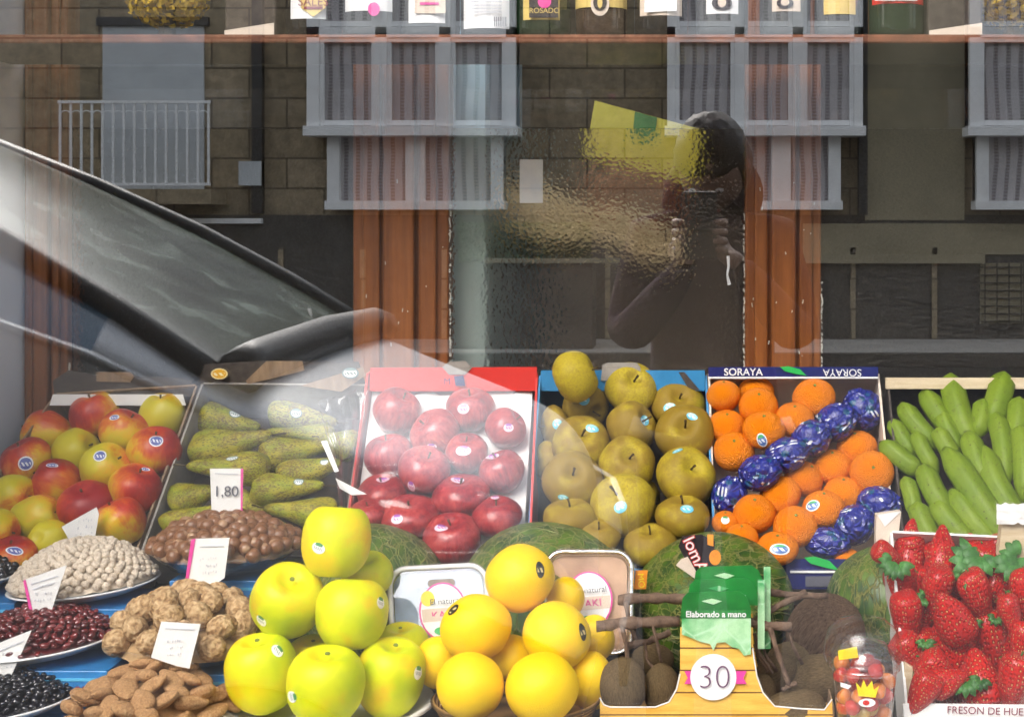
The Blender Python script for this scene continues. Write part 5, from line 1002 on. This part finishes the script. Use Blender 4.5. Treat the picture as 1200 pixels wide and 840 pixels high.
# hedge in a planter
vs = []; fs = []; random.seed(3)
for k in range(5000):
    p = V((random.uniform(fx(560), fx(700)), random.uniform(YF+1.0, YF+1.5), random.uniform(fz(302), fz(262)))); a = V((random.gauss(0, 1), random.gauss(0, 1), random.gauss(0, 1))).normalized()*.035; b = a.orthogonal().normalized()*.025; n = len(vs); vs += [p-a, p+b, p+a, p-b]; fs.append((n, n+1, n+2, n+3))
pb = empty('hedge_planter', (fx(630), YF+1.25, 0), 'low green hedge in a stone planter on the far pavement, mirrored in the pane', 'planter')
link('hedge', mesh(vs, fs, M['hedge']), pb); MB().box((fx(555), YF+.95, 0.0), (fx(705), YF+1.55, fz(304))).build('trough', M['slate'], pb); MB().box((fx(590), YF+1.56, fz(304)), (fx(830), YF+1.62, fz(299))).build('rail', M['render'], pb)
# ---------------------------------------------------------------- parked car (nose towards +x)
cx0, cy0 = -.22, -2.36
car = empty('parked_car', (-2.2, cy0, -.13), 'silver people carrier with a long raked windscreen parked at the kerb, mirrored in the pane', 'car')
# stations: x, half width, sill z, mid z, belt z, roof-edge z, roof half width, roof z
ST_ = [(-.20,.50,.25,.42,.62,.66,.42,.68), (-.26,.66,.20,.45,.72,.78,.56,.80), (-.36,.76,.18,.50,.80,.86,.66,.885), (-.55,.82,.18,.55,.88,.925,.70,.955), (-.75,.845,.18,.58,.96,1.005,.71,1.04), (-.92,.85,.18,.60,1.02,1.075,.735,1.10),
 (-1.15,.855,.18,.62,1.13,1.22,.70,1.235), (-1.40,.86,.18,.64,1.22,1.36,.665,1.38), (-1.70,.86,.18,.65,1.26,1.50,.63,1.55), (-2.00,.86,.18,.65,1.28,1.62,.61,1.68), (-2.6,.86,.18,.65,1.29,1.68,.60,1.75), (-3.3,.86,.18,.65,1.29,1.60,.59,1.67), (-3.9,.85,.18,.65,1.19,1.53,.57,1.60), (-4.25,.82,.20,.62,1.14,1.36,.56,1.42), (-4.42,.76,.26,.55,.96,1.10,.54,1.12)]
def sect(s):
    x, w, z0, z1, z2, z3, wr, z4 = s; h = [(w*.93, z0), (w, z1), (w*.995, (z1+z2)/2), (w*.97, z2), ((w*.97+wr)/2+.01, (z2+z3)/2), (wr, z3), (wr*.85, z3+(z4-z3)*.55), (wr*.45, z4-.006), (0, z4)]
    return [V((x-.07, cy0+y, z+.0)) for y, z in h]+[V((x-.07, cy0-y, z+.0)) for y, z in h[-2::-1]]
sec = [sect(s) for s in ST_]; NS = len(sec); NP = len(sec[0]); allv = [v for s in sec for v in s]; groups = {'body': [], 'windscreen': [], 'side_window': [], 'rear_window': []}
for i in range(NS-1):
    for j in range(NP-1):
        f = (i*NP+j, i*NP+j+1, (i+1)*NP+j+1, (i+1)*NP+j); side = j in (3, 4) or j in (NP-6+1, NP-5+0); top = 5 <= j <= NP-7
        side = j in (3, 4, 11, 12); top = 5 <= j <= 10
        if side and 6 <= i <= 12: groups['side_window'].append(f)
        elif top and 5 <= i <= 8: groups['windscreen'].append(f)
        elif top and i == 12: groups['rear_window'].append(f)
        else: groups['body'].append(f)
groups['body'] += [tuple(range(NP-1, -1, -1)), tuple((NS-1)*NP+k for k in range(NP))]
for nm, fl_ in groups.items():
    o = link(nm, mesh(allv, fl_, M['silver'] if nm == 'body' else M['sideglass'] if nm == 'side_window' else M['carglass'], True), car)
    bm = bmesh.new(); bm.from_mesh(o.data); bmesh.ops.delete(bm, geom=[v for v in bm.verts if not v.link_faces], context='VERTS'); bmesh.ops.recalc_face_normals(bm, faces=bm.faces); bm.to_mesh(o.data); bm.free(); o.data.polygons.foreach_set('use_smooth', [True]*len(o.data.polygons))
    s_ = o.modifiers.new('s', 'SUBSURF'); s_.levels = s_.render_levels = 2; s_.boundary_smooth = 'PRESERVE_CORNERS'
for sy in (1, -1):
    def pp(i, j): v = sec[i][j if sy > 0 else NP-1-j].copy(); v.y += .004*sy; v.z += .003; return v
    MB().tube([pp(i, 5) for i in range(5, 10)], .028, 8).build('front_pillar', M['blackplastic'], car, True)
    MB().tube([pp(i, 3) for i in range(5, 14)], .010, 8).build('belt_trim', M['silver'], car, True); MB().tube([pp(8, 3), pp(8, 4), pp(8, 5)], .03, 8).build('door_pillar', M['blackplastic'], car, True); MB().tube([pp(11, 3), pp(11, 4), pp(11, 5)], .04, 8).build('door_pillar', M['blackplastic'], car, True)
    y = cy0+sy*.80; hl = MB(); hl.slab([(-.23, y-sy*.26, .60), (-.27, y-sy*.10, .64), (-.50, y+sy*.022, .76), (-.50, y+sy*.03, .64), (-.27, y-sy*.08, .50), (-.22, y-sy*.26, .50)], .02, (1, sy*.6, 0)); hl.build('headlight', M['lampglass'], car, bevel=.004)
    m_ = MB().lathe([(0, -.05), (.05, -.045), (.085, -.02), (.09, .02), (.06, .05), (0, .06)], 16); m_.v = [V((-1.45+v.z, cy0+sy*(.97)+v.x*.9, 1.12+v.y*.9)) for v in m_.v]; m_.build('mirror', M['silver'], car, True)
    for x in (-.92, -3.55):
        wv = lambda m, o_: [V((x+v.x, cy0+sy*(.77+o_+v.z), .17+v.y)) for v in m.v]
        m_ = MB().lathe([(.20, -.09), (.29, -.09), (.305, -.06), (.305, .06), (.29, .09), (.20, .09)], 28); m_.v = wv(m_, 0); wh = m_.build('tyre', M['rubber'], car, True)
        m_ = MB().lathe([(0, .05), (.04, .07), (.16, .05), (.20, .085), (.205, .06)], 20); m_.v = wv(m_, 0); m_.build('rim', M['alloy'], wh, True)
gm = MB().slab([(-.19, cy0-.36, .46), (-.19, cy0+.36, .46), (-.185, cy0+.38, .34), (-.185, cy0-.38, .34)], .02, (1, 0, 0)).build('grille', M['blackplastic'], car, bevel=.004)
MB().tube([sec[5][j]+V((.04, 0, .012)) for j in range(5, 12)], .05, 8).build('cowl', M['blackplastic'], car, True)
for a, b in ((-.45, .15), (.15, .6)): MB().tube([(-.92, cy0+b, 1.04), (-1.02, cy0+a*.6+.1, 1.10), (-1.10, cy0+a, 1.15)], .009, 6).build('wiper', M['blackplastic'], car)
# ---------------------------------------------------------------- the photographer on the pavement
def skin(name, verts, edges, rad, mat, par, lv=2, root=0):
    me = bpy.data.meshes.new(name); me.from_pydata(verts, edges, []); me.materials.append(mat); o = link(name, me, par)
    sk = o.modifiers.new('k', 'SKIN'); sk.use_smooth_shade = True; lay = me.skin_vertices[0] if me.skin_vertices else None
    if lay is None:
        bm = bmesh.new(); bm.from_mesh(me); bm.verts.layers.skin.verify(); bm.to_mesh(me); bm.free(); lay = me.skin_vertices[0]
    for i, r in enumerate(rad): lay.data[i].radius = (r, r) if not isinstance(r, tuple) else r; lay.data[i].use_root = (i == root)
    ss = o.modifiers.new('s', 'SUBSURF'); ss.levels = ss.render_levels = lv; return o
px_, py_ = .03, -2.06
pr_ = empty('person', (px_, py_, 0), 'person in a dark plum jacket holding up a phone, mirrored in the pane', 'person')
def q(x, y, z): return (px_+x, py_+y, z)
bv = [q(0,0,.92), q(0,.01,1.08), q(0,.0,1.22), q(0,-.01,1.34), q(0,0,1.42), q(0,.01,1.47),
      q(.15,-.01,1.35), q(.20,.06,1.13), q(.10,.27,1.25), q(.055,.32,1.31), q(-.15,-.01,1.35), q(-.20,.06,1.13), q(-.10,.27,1.25), q(-.055,.32,1.31),
      q(.09,0,.86), q(.10,.02,.50), q(.10,-.02,.10), q(.11,.09,.04), q(-.09,0,.86), q(-.10,.02,.50), q(-.10,-.02,.10), q(-.11,.09,.04)]
be = [(0,1),(1,2),(2,3),(3,4),(4,5),(3,6),(6,7),(7,8),(8,9),(3,10),(10,11),(11,12),(12,13),(0,14),(14,15),(15,16),(16,17),(0,18),(18,19),(19,20),(20,21)]
brd = [(.16,.11),(.15,.105),(.165,.11),(.15,.10),.065,.055,.075,.056,.042,.026,.075,.056,.042,.026,.09,.062,.042,.035,.09,.062,.042,.035]
body = skin('body', bv, be, brd, M['jacket'], pr_)
bv2 = [q(0,0,.90), q(.095,0,.84), q(.10,.02,.50), q(.10,-.02,.12), q(-.095,0,.84), q(-.10,.02,.50), q(-.10,-.02,.12)]
skin('trousers', bv2, [(0,1),(1,2),(2,3),(0,4),(4,5),(5,6)], [(.17,.125),.10,.072,.055,.10,.072,.055], M['trousers'], pr_)
hm = ell(M['skin'], 'head', 3, .078, .094, .115, 0, 0, 28, 22)
for v in hm.vertices:
    x, y, z = v.co; f = math.exp(-(x/.016)**2)
    if y > 0: v.co.y += .020*f*math.exp(-((z+.012)/.022)**2)+.006*math.exp(-(x/.03)**2)*math.exp(-((z+.055)/.012)**2)-.007*math.exp(-((abs(x)-.03)/.014)**2)*math.exp(-((z-.012)/.012)**2)
    if z < -.04: v.co.x *= 1+(z+.04)*4; v.co.y *= 1+(z+.04)*1.2
hd = link('head', hm, pr_, False); hd.location = (0, .03, 1.525); hd.rotation_euler = (R(-48), 0, R(14)); 
for sx in (-1, 1):
    e_ = part('eye', ell(M['eye'], 'eye', 2, .011, .006, .006, 0), hd); e_.location = (sx*.03, .083, .012); i_ = part('iris', ell(M['hair'], 'iris', 2, .005, .003, .005, 0), hd); i_.location = (sx*.03, .0885, .012)
    r_ = part('ear', ell(M['skin'], 'ear', 4, .01, .018, .03, .05), hd); r_.location = (sx*.079, -.005, 0)
mo = part('mouth', ell(plain('lips', (.35, .10, .09), .5), 'mouth', 2, .024, .006, .006, 0), hd); mo.location = (0, .086, -.053)
hh = ell(M['hair'], 'hair', 5, .088, .102, .122, .05, 0, 28, 22, 40)
for v in hh.vertices:
    if v.co.y > .045 and v.co.z < .03: v.co.y = .045
    if v.co.z < 0: v.co.x *= 1.05
hr = part('hair', hh, hd); hr.location = (0, -.014, .012)
hoo = ell(M['jacket'], 'hood', 6, .12, .10, .12, .05, 0, 24, 18)
ho = part('hood', hoo, pr_); ho.location = (0, -.07, 1.46)
for sx in (-1, 1):
    w0 = V(q(sx*.055, .32, 1.31)); pc = V((.0, -1.735, 1.385)); hx = sx*.036
    pv = [w0, V((hx*1.35, -1.775, 1.335)), V((hx*1.15, -1.757, 1.365))]; skin('hand', [tuple(v) for v in pv], [(0,1),(1,2)], [.024, (.030, .016), (.030, .014)], M['skin'], pr_, 2)
    for k, (dz, ln) in enumerate(((.032, .9), (.012, 1.05), (-.008, 1.0), (-.026, .8))):
        b_ = V((hx*1.2, -1.757, 1.365+dz)); p1 = b_+V((sx*.012, .018*ln, .002)); p2 = p1+V((-sx*.010*ln, .022*ln, 0)); p3 = p2+V((-sx*.018*ln, .004, 0))
        p2.y = min(p2.y, -1.715); p3.y = min(p3.y, -1.713); skin('finger', [tuple(x) for x in (b_, p1, p2, p3)], [(0,1),(1,2),(2,3)], [.0095, .009, .008, .0065], M['skin'], pr_, 1)
    t0 = V((hx*1.2, -1.765, 1.35)); skin('thumb', [tuple(t0), tuple(t0+V((-sx*.012, -.004, .022))), tuple(t0+V((-sx*.026, .003, .038)))], [(0,1),(1,2)], [.012, .010, .008], M['skin'], pr_, 1)
ph = empty('phone', (0, -1.73, 1.39), 'dark phone held up by the person, mirrored in the pane', 'phone'); MB().box((-.037, -1.738, 1.32), (.037, -1.730, 1.465)).build('case', M['blackplastic'], ph, bevel=.006); MB().lathe([(0, 0), (.008, 0), (.008, .002), (0, .002)], 16).v
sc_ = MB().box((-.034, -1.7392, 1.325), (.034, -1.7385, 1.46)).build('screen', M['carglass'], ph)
# ================================================================ light, sky, camera
w = bpy.data.worlds.new('World'); S.world = w; w.use_nodes = True; nt_ = w.node_tree; sky = nt_.nodes.new('ShaderNodeTexSky'); sky.sky_type = 'NISHITA'; sky.sun_disc = False
EL, AZ = 44.0, 205.0   # azimuth of the sun measured from +y clockwise: behind the viewer, a little left
sky.sun_elevation = R(EL); sky.sun_rotation = R(AZ); sky.air_density = 1.6; sky.dust_density = 3.0
bg = next(n for n in nt_.nodes if n.type == 'BACKGROUND'); hs = nt_.nodes.new('ShaderNodeHueSaturation'); hs.inputs['Saturation'].default_value = .35; nt_.links.new(sky.outputs[0], hs.inputs['Color']); nt_.links.new(hs.outputs[0], bg.inputs[0]); bg.inputs[1].default_value = .15
sl = bpy.data.lights.new('sun', 'SUN'); sl.energy = 1.4; sl.angle = R(38); sl.color = (1, .96, .9); so = bpy.data.objects.new('sun', sl); COL.objects.link(so)
sd = V((math.sin(R(AZ))*math.cos(R(EL)), math.cos(R(AZ))*math.cos(R(EL)), math.sin(R(EL)))); so.rotation_mode = 'QUATERNION'; so.rotation_quaternion = sd.to_track_quat('Z', 'Y'); so.location = (0, -5, 8)
cd = bpy.data.cameras.new('camera'); cam = bpy.data.objects.new('camera', cd); COL.objects.link(cam); cam.location = CAM; cam.rotation_euler = (R(90), 0, 0)
cd.sensor_width = 36; cd.lens = 36*F/1200; cd.shift_x = -(PX-600)/1200; cd.shift_y = (PY-420)/1200; cd.clip_start = .05; cd.clip_end = 300; S.camera = cam
S.view_settings.view_transform = 'Standard'; S.view_settings.look = 'None'; S.view_settings.exposure = 1.82; S.view_settings.gamma = 1
S.cycles.transparent_max_bounces = 24; S.cycles.max_bounces = 10; S.cycles.transmission_bounces = 8; S.cycles.glossy_bounces = 4; S.cycles.use_denoising = True; S.cycles.sample_clamp_indirect = 6
# lettering as real meshes
bpy.context.view_layer.update(); dg = bpy.context.evaluated_depsgraph_get()
for o in [o for o in COL.objects if o.type == 'FONT']:
    me = bpy.data.meshes.new_from_object(o.evaluated_get(dg)); nm = o.name.split('.')[0]; mt = o.data.materials[0]
    n = bpy.data.objects.new(nm, me); COL.objects.link(n); n.parent = o.parent; n.matrix_parent_inverse = o.matrix_parent_inverse.copy(); n.matrix_basis = o.matrix_basis.copy()
    if not me.materials: me.materials.append(mt)
    bpy.data.objects.remove(o)
